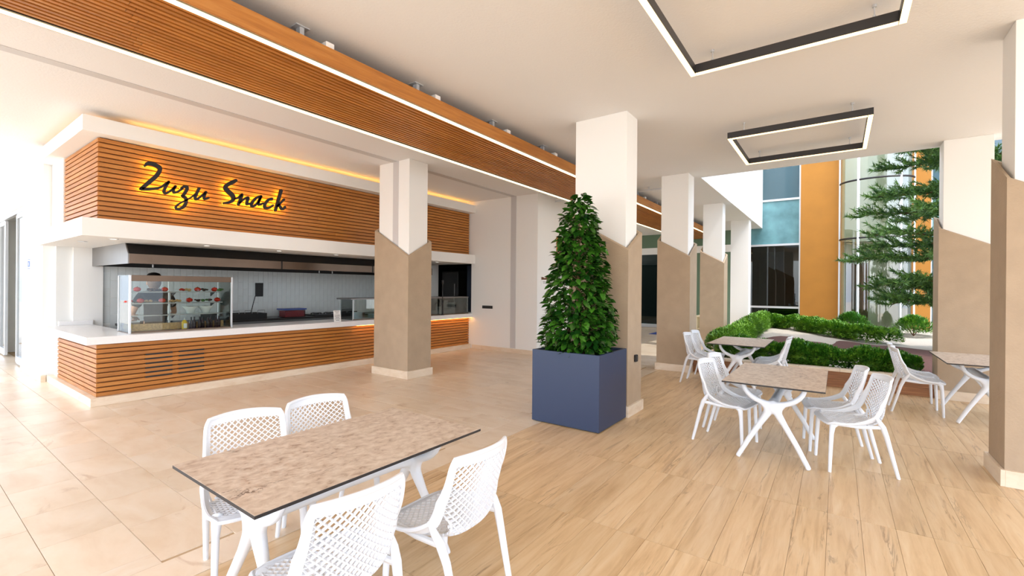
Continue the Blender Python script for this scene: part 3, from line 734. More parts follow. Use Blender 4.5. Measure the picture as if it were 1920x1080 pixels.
for k in range(60):
    z = .95+1.4*(k/60); a = k*2.4; r_ = rad_at(min(2.6, z+.08))*.72
    MB().tube([(SCX,SCY,z-.08),(SCX+r_*.5*math.cos(a),SCY+r_*.5*math.sin(a),z),(SCX+r_*math.cos(a),SCY+r_*math.sin(a),z+.07)], [.008,.006,.003], 5).build('branch', 'bark', sh, smooth=True)
def leaf_pts(L, W_, fold=.18, curl=.25):
    n = 5; vs = []; fs = []
    prof_ = [0.06, .72, 1.0, .78, .02]
    for i in range(n):
        t_ = i/(n-1); yy = L*t_; zc_ = -curl*L*t_*t_; hw = W_/2*prof_[i]
        vs += [(-hw, yy, zc_+fold*hw), (0, yy, zc_), (hw, yy, zc_+fold*hw)]
    for i in range(n-1):
        a = 3*i; fs += [(a, a+1, a+4, a+3), (a+1, a+2, a+5, a+4)]
    return vs, fs
lv, lf = leaf_pts(.105, .056); lm_ = MB().add(lv, lf).mesh('leaf', 'shrub_leaf', smooth=True)
leaves = []
for k in range(3000):
    z = .84+(2.66-.84)*(1-math.sqrt(1-rng.random()*.985)); z = min(z, 2.72)
    if k < 130: z = rng.uniform(2.45, 2.74)
    elif k < 650: z = rng.uniform(1.7, 2.5)
    a = rng.uniform(0, 2*PI); r_ = rad_at(max(.86, z))*rng.choice((1, 1, .7))*rng.uniform(.74, 1.03)*(1+.08*math.sin(3*a+z*9))
    tilt = rng.uniform(-.75, .55); yaw = a-PI/2+rng.uniform(-.9, .9)
    leaves.append((Vector((min(SCX+r_*math.cos(a), 5.29), SCY+r_*math.sin(a), z)), (tilt, rng.uniform(-.6,.6), yaw), rng.uniform(.75, 1.25), a))
vd = Vector((-SCX, -SCY, 0)).normalized()
leaves.sort(key=lambda q: -(q[0]-Vector((SCX,SCY,q[0].z))).dot(vd))
rest = MB()
for k, (p_, rt_, s, a) in enumerate(leaves):
    if k < 300: inst('leaf', lm_, p_, sh, rt_, (s, s, s))
    else:
        Mx = Matrix.Translation(p_) @ Euler(rt_).to_matrix().to_4x4() @ Matrix.Scale(s, 4)
        rest.add([Mx @ Vector(v) for v in lv], lf)
lo = stuff(rest.build('inner_leaves', 'shrub_leaf', sh, smooth=True))

# ------------------------------------------------------------------ kitchen equipment
hd = thing('extractor_hood', 'long stainless steel extractor hood under the kiosk soffit', 'extractor hood', (5.2, 9.5, 2.0))
MB().prism([(8.50,1.915),(8.50,2.06),(8.64,2.215),(10.44,2.215),(10.44,1.915),(10.40,1.915),(10.40,2.15),(8.66,2.15),(8.54,2.05),(8.54,1.915)], 'x', 2.15, 8.3).build('canopy', 'hood_black', hd)
for xa, xb in ((2.15, 4.40), (4.43, 6.45), (6.48, 8.3)): B(xa, xb, 8.488, 8.50, 1.915, 2.06).build('front_lip', 'hood_steel', hd, bevel=.002)
for xx in (2.135, 8.3): MB().prism([(8.49,1.91),(8.49,2.06),(8.63,2.218),(10.44,2.218),(10.44,1.91)], 'x', xx, xx+.015).build('end_panel', 'steel', hd)
for xx in (2.5, 5.3, 5.6): MB().tube([(xx, 8.7, 1.92), (xx, 8.7, 1.87)], .012, 8).build('drain_cup', 'steel', hd)
bc = thing('cooking_line', 'dark cooking counter along the tiled kiosk wall', 'worktop', (5.6, 10.0, 0))
B(2.5, 9.0, 9.75, 10.43, 0, .87).build('cabinet', 'steel', bc); B(2.45, 9.05, 9.70, 10.43, .87, .91).build('slab', 'dark_counter', bc, bevel=.004)
gr = thing('grill_tray', 'black griddle tray with wire handles on the cooking counter', 'grill', (4.7, 9.95, .91))
gx0, gx1 = 3.7, 4.75
MB().box(gx0,gx1,9.72,10.2,.91,.93).box(gx0,gx1,9.72,9.735,.93,1.03).box(gx0,gx1,10.185,10.2,.93,1.03).box(gx0,gx0+.015,9.735,10.185,.93,1.03).box(gx1-.015,gx1,9.735,10.185,.93,1.03).build('tray', 'hood_black', gr)
for k in range(4):
    xx = gx0+.12+k*.25
    MB().tube([(xx,9.74,1.03),(xx,9.74,1.09),(xx+.14,9.74,1.09),(xx+.14,9.74,1.03)], .006, 6).build('handle', 'steel', gr)
sp = thing('spatula', 'black long handled spatula leaning above the griddle tray', 'spatula', (4.75, 10.3, 1.0))
MB().tube([(4.60,10.1,1.03),(4.83,10.41,1.37)], .008, 6).build('handle', 'black_metal', sp)
so_ = thing('socket', 'black socket box on the tiled wall above the griddle tray', 'socket', (4.9, 10.43, 1.5))
B(4.84,5.0,10.405,10.442,1.36,1.66).build('box', 'black_metal', so_, bevel=.006)
cbx = thing('food_container', 'clear plastic box of red food with blue lid on the cooking counter', 'container', (5.4, 9.9, .91))
B(5.15,5.62,9.76,10.06,.912,1.07).build('body', 'plastic_clear', cbx, bevel=.01); B(5.17,5.60,9.78,10.04,.918,1.05).build('food', 'red_food', cbx); B(5.13,5.64,9.74,10.08,1.07,1.10).build('lid', 'blue_lid', cbx, bevel=.006)
hb = thing('gas_hob', 'black gas hob with cast iron supports behind the menu card', 'hob', (6.4, 10, .91))
B(5.85,7.2,9.74,10.3,.91,.935).build('plate', 'hood_black', hb)
for k in range(4):
    cx_ = 6.02+k*.33
    MB().lathe([(.06,0),(.06,.018),(.03,.02)], (cx_,10.0,.935), 14).build('burner', 'black_metal', hb)
    MB().box(cx_-.13,cx_+.13,9.99,10.01,.96,.975).box(cx_-.01,cx_+.01,9.86,10.14,.96,.975).box(cx_-.13,cx_-.115,9.99,10.01,.935,.96).box(cx_+.115,cx_+.13,9.99,10.01,.935,.96).build('pan_support', 'hood_black', hb)

# glass food display case on the counter
DX0, DX1, DY0, DY1, DZ0, DZ1 = 2.03, 3.36, 8.00, 8.52, .915, 1.735
dc = thing('display_case', 'glass food display case with steel frame on the counter corner', 'display case', (2.7, 8.26, DZ0))
for xx in (DX0, DX1-.025):
    B(xx,xx+.025,DY0,DY0+.03,DZ0,DZ1).build('front_post', 'aluminium', dc, bevel=.003); B(xx,xx+.025,DY1-.03,DY1,DZ0,DZ1).build('rear_post', 'aluminium', dc, bevel=.003)
B(DX0+.025,DX1-.025,DY0,DY0+.03,DZ1-.085,DZ1).build('top_rail', 'hood_steel', dc, bevel=.003)
B(DX0+.025,DX1-.025,DY0,DY0+.02,DZ0,DZ0+.02).build('bottom_rail', 'hood_steel', dc)
B(DX0,DX1,DY0+.02,DY1,DZ0+.001,DZ0+.012).build('base_tray', 'hood_steel', dc)
B(DX0+.03,DX1-.03,DY1-.26,DY1-.24,DZ0+.012,DZ0+.11).build('perforated_riser', 'bread_food', dc)
B(DX0,DX1,DY0+.03,DY1,DZ1-.012,DZ1).build('top_glass', 'clear_glass', dc)
B(DX0+.025,DX1-.025,DY0+.008,DY0+.014,DZ0+.02,DZ1-.085).build('front_glass', 'clear_glass', dc)
for xx in (DX0+.008, DX1-.014): B(xx,xx+.006,DY0+.03,DY1-.03,DZ0+.012,DZ1-.012).build('side_glass', 'clear_glass', dc)
MB().box(2.64,2.665,DY1-.03,DY1-.01,DZ0+.012,DZ1-.012).build('centre_post', 'aluminium', dc)
SHZ = (1.16, 1.335, 1.50)
for z in SHZ:
    B(DX0+.04,2.65,DY0+.08,DY1-.04,z-.008,z).build('glass_shelf', 'clear_glass', dc); B(2.66,DX1-.12,DY0+.08,DY1-.04,z-.008,z).build('glass_shelf', 'clear_glass', dc)
    MB().box(DX0+.04,DX1-.12,DY0+.075,DY0+.085,z-.014,z+.002).build('shelf_edge', 'steel', dc)
    for xx in (2.68, 3.22): MB().prism([(DY1-.03,z-.08),(DY1-.03,z-.01),(DY1-.2,z-.01)], 'x', xx, xx+.012).build('bracket', 'black_metal', dc)
PR = []
for lvl, xs in ((1, (2.07, 2.21, 2.57)), (2, (2.21, 2.52))):
    pass
TOM = [(2, 2.17), (2, 2.50), (2, 2.93), (2, 3.17), (1, 2.21), (1, 2.47), (1, 2.82), (1, 3.21)]
ordn = ['first', 'second', 'third', 'fourth']
for k, (lv_, x) in enumerate(TOM):
    z = SHZ[lv_]; tt = thing('tomato', 'red tomato on the %s glass shelf of the display case, %s from left' % ('top' if lv_ == 2 else 'middle', ordn[k % 4]), 'tomato', (x, 8.2, z), 0, 'tomatoes in the display case')
    MB().ball((x, 8.2, z+.033), .045, 14, 9, (1, 1, .74)).build('fruit', 'tomato_red', tt, smooth=True)
    MB().obox((x, 8.2, z+.067), (.03,.006,.003), (0,0,.4)).obox((x, 8.2, z+.067), (.03,.006,.003), (0,0,1.6)).tube([(x,8.2,z+.066),(x+.004,8.2,z+.078)], .003, 5).build('calyx', 'leaf_green', tt)
FOOD = [(2, 2.33, 'dark_food', 'dark mushrooms'), (2, 2.40, 'dark_food', 'dark olives'), (2, 2.72, 'tomato_red', 'sliced red peppers'), (2, 2.79, 'bread_food', 'pale onions'), (2, 3.03, 'dark_food', 'dark green avocado'), (2, 3.27-.02, 'leaf_green', 'green leaves'),
        (1, 2.31, 'bread_food', 'pale bread pieces'), (1, 2.60, 'bread_food', 'pale cut bread'), (1, 2.68, 'bread_food', 'bread slices'), (1, 2.94, 'dark_food', 'dark aubergine'), (1, 3.00, 'leaf_green', 'green herbs'), (1, 3.10, 'dark_food', 'dark vegetables'), (1, 2.09, 'tomato_red', 'red pepper')]
for k, (lv_, x, m, nm) in enumerate(FOOD):
    z = SHZ[lv_]; mb = MB(); rr = random.Random(k)
    for q in range(6): mb.ball((x+rr.uniform(-.04,.04), 8.2+rr.uniform(-.06,.06), z+.018+rr.uniform(0,.02)), rr.uniform(.014,.024), 8, 5, (1.2, 1, .8))
    tag(stuff(mb.build('food_pile', m, smooth=True, org=(x, 8.2, z))), 'small heap of %s on the %s shelf of the display case' % (nm, 'top' if lv_ == 2 else 'middle'), 'food')
for k, x in enumerate((2.84, 3.05)):
    bo = thing('salad_bowl', 'white flared bowl on the lowest shelf of the display case, %s one' % ('left' if k == 0 else 'right'), 'bowl', (x, 8.22, SHZ[0]), 0, 'white bowls in the display case')
    MB().lathe([(.045,0),(.05,.01),(.07,.06),(.105,.105),(.105,.11),(.098,.108),(.062,.06),(.03,.02)], (x, 8.22, SHZ[0]), 24).build('bowl', 'ceramic', bo, smooth=True)
    MB().ball((x, 8.22, SHZ[0]+.09), .075, 12, 6, (1, 1, .3)).build('filling', 'dark_food', bo, smooth=True)
mu = thing('mustard_bottle', 'yellow squeeze bottle inside the display case', 'bottle', (2.73, 8.12, DZ0+.012))
MB().lathe([(.034,0),(.036,.01),(.036,.11),(.02,.135),(.012,.14)], (2.73,8.12,DZ0+.012), 16).build('body', 'mustard', mu, smooth=True)
MB().lathe([(.014,.14),(.006,.17),(.003,.175)], (2.73,8.12,DZ0+.012), 10).build('nozzle', 'paper', mu, smooth=True)
B(2.708,2.752,8.0825,8.0835,DZ0+.03,DZ0+.1).build('label', 'paper', mu)
for k in range(8):
    x = 2.83+.058*k; y = 8.15+.05*(k % 2)
    bo = thing('sauce_bottle', 'dark sauce bottle standing in the display case, number %s from the left' % ['one','two','three','four','five','six','seven','eight'][k], 'bottle', (x, y, DZ0+.012), 0, 'dark bottles in the display case')
    MB().lathe([(.024,0),(.026,.008),(.026,.10),(.012,.135),(.011,.16)], (x,y,DZ0+.012), 14).build('body', 'dark_bottle', bo, smooth=True)
    MB().lathe([(.0125,.158),(.0125,.178)], (x,y,DZ0+.012), 10).build('cap', 'black_metal', bo)
    MB().lathe([(.0265,.03),(.0265,.08)], (x,y,DZ0+.012), 14).build('label', 'dark_food', bo)
bag = MB().ball((2.10, 8.32, DZ0+.075), .075, 14, 9, (.7, 1.3, .85)).build('bread_bag', 'mustard', smooth=True, org=(2.10, 8.32, DZ0+.012))
tag(bag, 'pale yellow bag at the left side of the display case', 'bag')

# menu card, small cases
mc = thing('menu_card', 'white printed menu card standing on the counter', 'menu card', (5.16, 7.84, .915))
MB().obox((5.17, 7.86, 1.025), (.15, .006, .22), (R(-8), 0, 0)).build('card', 'paper', mc)
tx = MB()
for k, (wd_, z) in enumerate(((.10,.09),(.07,.06),(.11,.02),(.11,-.005),(.09,-.03),(.11,-.055),(.08,-.08))):
    tx.obox((5.17, 7.8555-.0*z+.14*z, 1.025+z), (wd_, .001, .008), (R(-8), 0, 0))
tx.build('print', 'ink', mc)
def guard(label, x0, x1, y0, y1, z0, z1):
    t = thing('sneeze_guard', label, 'display case', ((x0+x1)/2, (y0+y1)/2, z0))
    for xx in (x0, x1-.02):
        for yy in (y0+.02, y1-.04): B(xx, xx+.02, yy, yy+.02, z0, z1-.03).build('post', 'aluminium', t)
    B(x0-.06, x1, y0, y1, z1-.03, z1).build('top_shelf', 'steel', t, bevel=.003)
    B(x0+.02, x1-.02, y0+.006, y0+.012, z0+.02, z1-.03).build('front_glass', 'clear_glass', t)
    for xx in (x0+.005, x1-.011): B(xx, xx+.006, y0+.04, y1-.04, z0, z1-.03).build('side_glass', 'clear_glass', t)
    B(x0, x1, y0, y0+.02, z0, z0+.02).build('bottom_rail', 'hood_steel', t)
    return t
guard('small glass counter guard left of the clad column', 5.60, 6.60, 7.95, 8.45, .915, 1.36)
guard('glass counter guard at the right end of the snack bar', 7.55, 9.08, 7.92, 8.45, .915, 1.36)
def plates(label, x, y, n, r_, h=.012, m='ceramic', z0=.915, prof=None):
    for k in range(n):
        z = z0+k*h
        o = MB().lathe([(r_*.55, 0), (r_*.6, .004), (r_, .012), (r_, .016), (r_*.55, .008)], (x, y, z), 20).build('plate', m, smooth=True, org=(x, y, z))
        tag(o, '%s, %s of the stack' % (label, ['lowest', 'second', 'third', 'fourth', 'fifth', 'sixth', 'seventh', 'eighth', 'ninth', 'tenth', 'eleventh', 'twelfth'][k]), 'plate', label)
plates('pale blue plate stacked behind the glass guard left of the column', 5.85, 8.2, 9, .12, .016, 'blue_ceramic')
plates('small blue white plate stacked next to the clad column', 6.25, 8.15, 6, .13, .016, 'blue_ceramic')
def boxes(label, x, y, n, s, h):
    for k in range(n):
        z = .915+k*h
        o = MB().box(x-s, x+s, y-s, y+s, z, z+h*.72).box(x-s-.006, x+s+.006, y-s-.006, y+s+.006, z+h*.72, z+h*.97).build('takeaway_tub', 'ceramic', org=(x, y, z), bevel=.003)
        tag(o, '%s, %s from the counter' % (label, ['first', 'second', 'third', 'fourth', 'fifth', 'sixth', 'seventh', 'eighth'][k]), 'tub', label)
boxes('white tub in the left low stack at the far counter end', 8.25, 8.15, 4, .07, .05)
boxes('white tub in the tall middle stack at the far counter end', 8.47, 8.2, 7, .065, .05)
boxes('white tub in the right stack at the far counter end', 8.72, 8.2, 6, .075, .05)
boxes('white tub in the front stack at the far counter end', 8.46, 8.04, 3, .08, .045)
tp = thing('beer_tap', 'slim black tap standing in front of the right hand glass guard', 'tap', (8.05, 7.86, .915))
MB().lathe([(.05,0),(.05,.015),(.02,.03),(.02,.3),(.03,.32),(.03,.36),(.012,.38),(.012,.75),(.03,.77),(.03,.85),(.01,.87)], (8.05,7.86,.915), 14).build('body', 'hood_black', tp, smooth=True)
MB().tube([(8.05,7.86,1.2),(8.0,7.83,1.22),(7.98,7.81,1.15)], .012, 8).build('spout', 'hood_black', tp, smooth=True)
lv0 = thing('wall_lamp', 'small glowing globe lamp on the wall at the counter end', 'lamp', (9.1, 7.7, .75))

bpy.data.objects.remove(lv0)

# ------------------------------------------------------------------ cook
def skinned(name, pts, edges, mat, parent, sub=2, root=0, org=(0,0,0)):
    me = bpy.data.meshes.new(name); o0 = Vector(org)
    me.from_pydata([tuple(Vector(p[:3])-o0) for p in pts], edges, []); o = bpy.data.objects.new(name, me); C.objects.link(o)
    sk = o.modifiers.new('skin', 'SKIN'); sk.use_smooth_shade = True
    sl = me.skin_vertices[0].data
    for i, p_ in enumerate(pts): sl[i].radius = (p_[3], p_[4] if len(p_) > 4 else p_[3]); sl[i].use_root = (i == root)
    ss = o.modifiers.new('sub', 'SUBSURF'); ss.levels = sub; ss.render_levels = sub
    bpy.context.view_layer.update(); baked(o); o.data.materials.clear(); o.data.materials.append(MATS[mat]); o.data.shade_smooth()
    if parent: o.parent = parent
    return o
def person():
    X, Y = 2.70, 9.25; org = (X, Y, 0)
    t = thing('person', 'cook in dark shirt and black cap seen from behind, working in the kiosk', 'person', org)
    P = [(X,Y,.98,.15,.11),(X,Y+.01,1.15,.145,.10),(X,Y+.03,1.33,.17,.11),(X,Y+.05,1.45,.13,.09),(X,Y+.07,1.50,.055),(X,Y+.085,1.55,.065),(X,Y+.11,1.63,.082,.095),(X,Y+.12,1.71,.07,.08)]
    E_ = [(0,1),(1,2),(2,3),(3,4),(4,5),(5,6),(6,7)]
    def ad(p, a): P.append(p); E_.append((a, len(P)-1)); return len(P)-1
    for s, el in ((-1, (-.30,.05,1.13)), (1, (.29,.08,1.12))):
        a = ad((X+s*.17,Y+.04,1.42,.065), 3); b = ad((X+s*.22,Y+.04,1.36,.055), a)
        c = ad((X+el[0],Y+el[1],el[2],.043), b); d = ad((X+s*.20,Y+.30,1.05,.03), c)
        h = ad((X+s*.17,Y+.37,1.03,.036,.018), d); h2 = ad((X+s*.16,Y+.42,1.015,.036,.016), h)
        for q in range(4):
            fx = X+s*.16+(-.027+.018*q); L = (.055, .068, .07, .06)[q]
            k1 = ad((fx,Y+.45,1.01,.0085), h2); k2 = ad((fx,Y+.45+L*.5,1.0,.008), k1); ad((fx,Y+.45+L*.8,.975,.007), k2)
        k1 = ad((X+s*.13,Y+.385,1.015,.010), h); ad((X+s*.11,Y+.42,1.0,.009), k1)
        g = ad((X+s*.09,Y,.85,.095), 0); kn = ad((X+s*.10,Y-.01,.48,.065), g); an = ad((X+s*.105,Y+.0,.09,.042), kn); ad((X+s*.11,Y+.14,.04,.04,.03), an)
    skinned('body', P, E_, 'skin', t, 2, 0, org)
    S_ = [(X,Y,.86,.185,.145),(X,Y+.01,1.12,.17,.125),(X,Y+.03,1.33,.195,.13),(X,Y+.05,1.45,.15,.105),(X,Y+.06,1.505,.075)]
    Es = [(0,1),(1,2),(2,3),(3,4)]
    for s, el in ((-1, (-.27,.05,1.21)), (1, (.26,.07,1.20))):
        S_.append((X+s*.17,Y+.04,1.42,.085)); Es.append((3, len(S_)-1)); S_.append((X+s*.225,Y+.04,1.34,.078)); Es.append((len(S_)-2, len(S_)-1)); S_.append((X+el[0],Y+el[1],el[2],.07)); Es.append((len(S_)-2, len(S_)-1))
    skinned('shirt', S_, Es, 'dark_cloth', t, 2, 0, org)
    Tt = [(X,Y,.95,.165,.13),(X-.09,Y,.84,.11),(X-.10,Y-.01,.48,.085),(X-.105,Y,.12,.075),(X+.09,Y,.84,.11),(X+.10,Y-.01,.48,.085),(X+.105,Y,.12,.075)]
    skinned('trousers', Tt, [(0,1),(1,2),(2,3),(0,4),(4,5),(5,6)], 'jean_cloth', t, 2, 0, org)
    ap = MB()
    for i in range(12):
        a0, a1 = PI*i/12, PI*(i+1)/12
        ap.add([(X-.2*math.cos(a0),Y+.03+.14*math.sin(a0),1.0),(X-.2*math.cos(a1),Y+.03+.14*math.sin(a1),1.0),(X-.23*math.cos(a1),Y+.03+.16*math.sin(a1),.5),(X-.23*math.cos(a0),Y+.03+.16*math.sin(a0),.5)], [(0,1,2,3)])
    ap.box(X-.19, X+.19, Y-.15, Y-.143, .97, 1.0).build('apron', 'apron_cloth', t)
    MB().ball((X,Y+.085,1.64), .104, 16, 12, (.92, 1.0, 1.15)).build('hair', 'hair', t, smooth=True)
    cp = MB().lathe([(.1,0),(.104,.02),(.1,.06),(.075,.095),(.03,.112),(.004,.114)], (X,Y+.10,1.695), 20).build('cap', 'hood_black', t, smooth=True)
    MB().prism([(X-.08,Y+.18),(X+.08,Y+.18),(X+.06,Y+.27),(X,Y+.285),(X-.06,Y+.27)], 'z', 1.695, 1.705).build('brim', 'hood_black', cp)
    for s in (-1, 1): MB().ball((X+s*.092,Y+.11,1.625), .028, 8, 6, (.4, .7, 1.1)).build('ear', 'skin', t, smooth=True)
    # face turned away, towards the cooking line
    MB().tube([(X,Y+.205,1.65),(X,Y+.225,1.615),(X,Y+.205,1.605)], [.008,.014,.008], 8).build('nose', 'skin', t, smooth=True)
    for s in (-1, 1): MB().ball((X+s*.032,Y+.19,1.65), .011, 8, 6).build('eye', 'ceramic', t, smooth=True)
    MB().ball((X,Y+.19,1.575), .024, 8, 5, (1, .4, .3)).build('mouth', 'red_food', t, smooth=True)
person()

# ------------------------------------------------------------------ folding glass door in the left wall
dr = struct(MB().box(1.58,1.64,12.35,12.43,0,3.06).box(1.58,1.64,15.62,15.7,0,3.06).box(1.58,1.64,12.43,15.62,2.98,3.06).build('door_1', 'aluminium'))
def leafd(p0, p1, n):
    a = Vector(p0); b = Vector(p1); d = (b-a).normalized(); rot = Matrix(((d.x,-d.y,0),(d.y,d.x,0),(0,0,1))); L = (b-a).length
    mid = (a+b)/2
    for c, s in (((a+d*.035), (.07,.045,2.9)), ((b-d*.035), (.07,.045,2.9))): MB().obox((c.x,c.y,1.5), s, rot).build('leaf_stile', 'aluminium', dr)
    for z, h in ((.10, .14), (2.93, .09)): MB().obox((mid.x,mid.y,z), (L-.14,.045,h), rot).build('leaf_rail', 'aluminium', dr)
    MB().obox((mid.x,mid.y,1.53), (L-.14,.008,2.72), rot).build('pane', 'clear_glass', dr)
leafd((1.61, 12.45, 0), (1.61, 13.25, 0), 0)
leafd((1.63, 14.75, 0), (1.63, 15.6, 0), 1)
for k in range(3): leafd((1.64, 13.35+.08*k, 0), (2.40, 13.5+.10*k, 0), 2)
MB().box(1.62,1.66,13.28,13.34,.05,2.95).build('gasket', 'hood_black', dr)
struct(MB().box(5.0,5.1,10.7,18,0,3.2).box(1.9,5.0,17.9,18,0,3.2).box(1.9,5.0,10.66,10.70,0,3.2).build('wall_lobby', 'wall_paint'))
struct(B(1.9, 5.1, 10.66, 18, 3.2, 3.3).build('ceiling_lobby', 'ceiling_paint'))
nb = thing('notice_board', 'blue notice board with white sheets behind the left glass door', 'notice board', (2.6, 13.7, 0))
MB().box(2.55,2.58,12.35,13.15,1.0,1.95).build('board', 'poster_blue', nb)
for k in range(3):
    for q in range(2): B(2.54,2.549,12.42+q*.36,12.7+q*.36,1.05+k*.3,1.3+k*.3).build('sheet', 'paper', nb)
for k, m in enumerate(('yellow_print', 'red_print', 'leaf_green', 'yellow_print')): B(2.545,2.56,12.38+k*.2,12.5+k*.2,.6,.98).build('brochure', m, nb)
MB().box(2.55,2.58,12.35,12.39,0,1.0).box(2.55,2.58,13.11,13.15,0,1.0).build('leg', 'aluminium', nb)
rs = thing('room_sign', 'small white and blue room number plate on the left wall', 'sign', (1.555, 11.6, 1.95))
B(1.548,1.56,11.50,11.75,1.85,2.05).build('plate', 'paper', rs, bevel=.002)
g = MB()
for (a0,a1,c0,c1) in ((11.515,11.735,2.025,2.035),(11.515,11.735,1.865,1.875),(11.515,11.525,1.875,2.025),(11.725,11.735,1.875,2.025),(11.55,11.57,1.9,2.0),(11.59,11.62,1.9,2.0),(11.64,11.70,1.9,1.92),(11.64,11.70,1.98,2.0),(11.68,11.70,1.9,2.0)): g.box(1.546,1.548,a0,a1,c0,c1)
g.build('print', 'poster_blue', rs)

# ------------------------------------------------------------------ courtyard garden
XF = 18.8
cb = thing('garden_curb', 'low curb wall of brown wood tiles with beige cap in front of the hedge', 'curb', (9.3, .6, 0))
B(9.24, 9.40, -1.2, 2.28, 0, .262).build('core', 'grout', cb)
for k in range(4):
    for r_ in range(2):
        y0 = -1.2+k*.87
        B(9.225, 9.24, y0+.002, min(y0+.868, 2.28), .004+r_*.13, .13+r_*.13).build('wood_tile', 'curb_wood', cb, bevel=.001)
for k in range(6): B(9.205, 9.43, -1.2+k*.58, -1.2+k*.58+.577, .262, .30).build('cap_stone', 'travertine_trim', cb, bevel=.003)
# bed: gravel with red mulch
def gz(x, y): return .20+.02*(x-9.4)+.05*math.sin(x*.9)*math.sin(y*1.1)
N1, N2 = 60, 70
vs = [(9.40+i*(XF+.2-9.40)/N1, -6+j*8.27/N2) for i in range(N1+1) for j in range(N2+1)]
bed = MB().add([(x, y, gz(x, y)) for x, y in vs], [(i*(N2+1)+j, (i+1)*(N2+1)+j, (i+1)*(N2+1)+j+1, i*(N2+1)+j+1) for i in range(N1) for j in range(N2)]).build('garden_bed', 'gravel_white', smooth=True)
struct(bed)
rr = random.Random(11); rest = MB()
def blob(cx, cy, rx, ry, a=0, h=.05):
    n = 40; vs = []; fs = []
    for ring_ in range(6):
        t_ = ring_/5
        for k in range(n):
            an = 2*PI*k/n; q = 1+.16*math.sin(3*an+cx)+.08*math.sin(7*an)
            x_ = rx*t_*q*math.cos(an); y_ = ry*t_*q*math.sin(an); x, y = cx+x_*math.cos(a)-y_*math.sin(a), cy+x_*math.sin(a)+y_*math.cos(a)
            vs.append((x, y, gz(x, y)+h*(1-t_*t_)+.004))
    for ring_ in range(5):
        for k in range(n): fs.append((ring_*n+k, ring_*n+(k+1) % n, (ring_+1)*n+(k+1) % n, (ring_+1)*n+k))
    return MB().add(vs, fs)
mlch = MB()
b1 = blob(12.6, .9, 1.7, 1.0); b2 = blob(12.5, -1.0, 1.9, .9, .3)
mlch.add(b1.v, b1.f).add(b2.v, b2.f)
struct(mlch.build('mulch_bed', 'gravel_red', smooth=True))
st_ = thing('garden_stone', 'grey boulder lying in the gravel bed', 'stone', (11.8, .95, .25))
bb_ = MB(); bb_.ball((11.8, .95, gz(11.8,.95)+.06), .26, 14, 9, (1.1, 1.2, .6)); bb_.build('boulder', 'cladding', st_, smooth=True)
def hedge(label, pts, w_, h, n, name='hedge', seed=1, sz=.04):
    rr = random.Random(seed); c0 = pts[0]
    t = thing(name, label, 'hedge', (c0[0], c0[1], gz(*c0)), 0)
    segs = []; tot = 0
    for a, b in zip(pts, pts[1:]):
        L = math.hypot(b[0]-a[0], b[1]-a[1]); segs.append((a, b, L)); tot += L
    mb = MB(); lv2, lf2 = leaf_pts(1.0, .55, .2, .2)
    lv2 = [Vector(v) for v in lv2][0:15]; core = MB()
    for k in range(n):
        q = rr.uniform(0, tot)
        for a, b, L in segs:
            if q <= L: break
            q -= L
        t_ = q/max(L, 1e-6); x, y = a[0]+(b[0]-a[0])*t_, a[1]+(b[1]-a[1])*t_; nx, ny = -(b[1]-a[1])/L, (b[0]-a[0])/L
        an = rr.uniform(-.25, PI+.25); rad = rr.uniform(.7, 1.05)*(1+.12*math.sin(x*5+y*6)+.08*math.sin(y*13))
        off = math.cos(an)*w_/2*rad; zz2 = .08+max(0, (.35+.65*math.sin(an)))*h*rad*.95
        zz2 = rr.uniform(.05, h*.5) if math.sin(an) < .25 and rr.random() < .7 else zz2
        p_ = Vector((x+nx*off, y+ny*off, gz(x, y)+zz2*.98)); d = Vector((nx*math.cos(an), ny*math.cos(an), math.sin(an)*.8+.25)) + Vector((rr.uniform(-.6,.6), rr.uniform(-.6,.6), rr.uniform(-.5,.5)))
        rot = d.to_track_quat('Y', 'Z').to_matrix(); s = sz*rr.uniform(.7, 1.3)
        vs_ = [p_ + rot @ Vector((s*c_[0], s*c_[1], s*c_[2])) for c_ in ((-.01,0,0),(-.28,.5,.06),(0,1,-.08),(.28,.5,.06))]
        mb.add(vs_, [(0,1,2),(0,2,3)])
    stuff(mb.build('foliage', 'hedge_leaf', t))
    for a, b, L in segs:
        m = max(1, int(L/.25))
        for k in range(1, m-1):
            x, y = a[0]+(b[0]-a[0])*(k+.5)/m, a[1]+(b[1]-a[1])*(k+.5)/m
            core.ball((x, y, gz(x, y)+h*.42), .5, 10, 7, (w_*.66, w_*.66, h*.85))
    stuff(core.build('inner_growth', 'hedge_leaf', t, smooth=True))
    return t
hedge('clipped green hedge right behind the low curb wall', [(9.85, 1.9), (9.80, .9), (9.75, -.1), (9.75, -1.1)], .62, .33, 22000, seed=2, sz=.058)
hedge('clipped green hedge along the columns on the left of the garden', [(10.0, 1.98), (12.0, 2.0), (14.5, 2.0), (17.0, 1.95)], .50, .40, 20000, seed=3, sz=.06)
hedge('dark green hedge below the glass building across the garden', [(17.2, 2.0), (16.6, 1.0), (15.6, .2), (14.9, -.55), (14.4, -1.1)], .7, .32, 20000, seed=4, sz=.065)
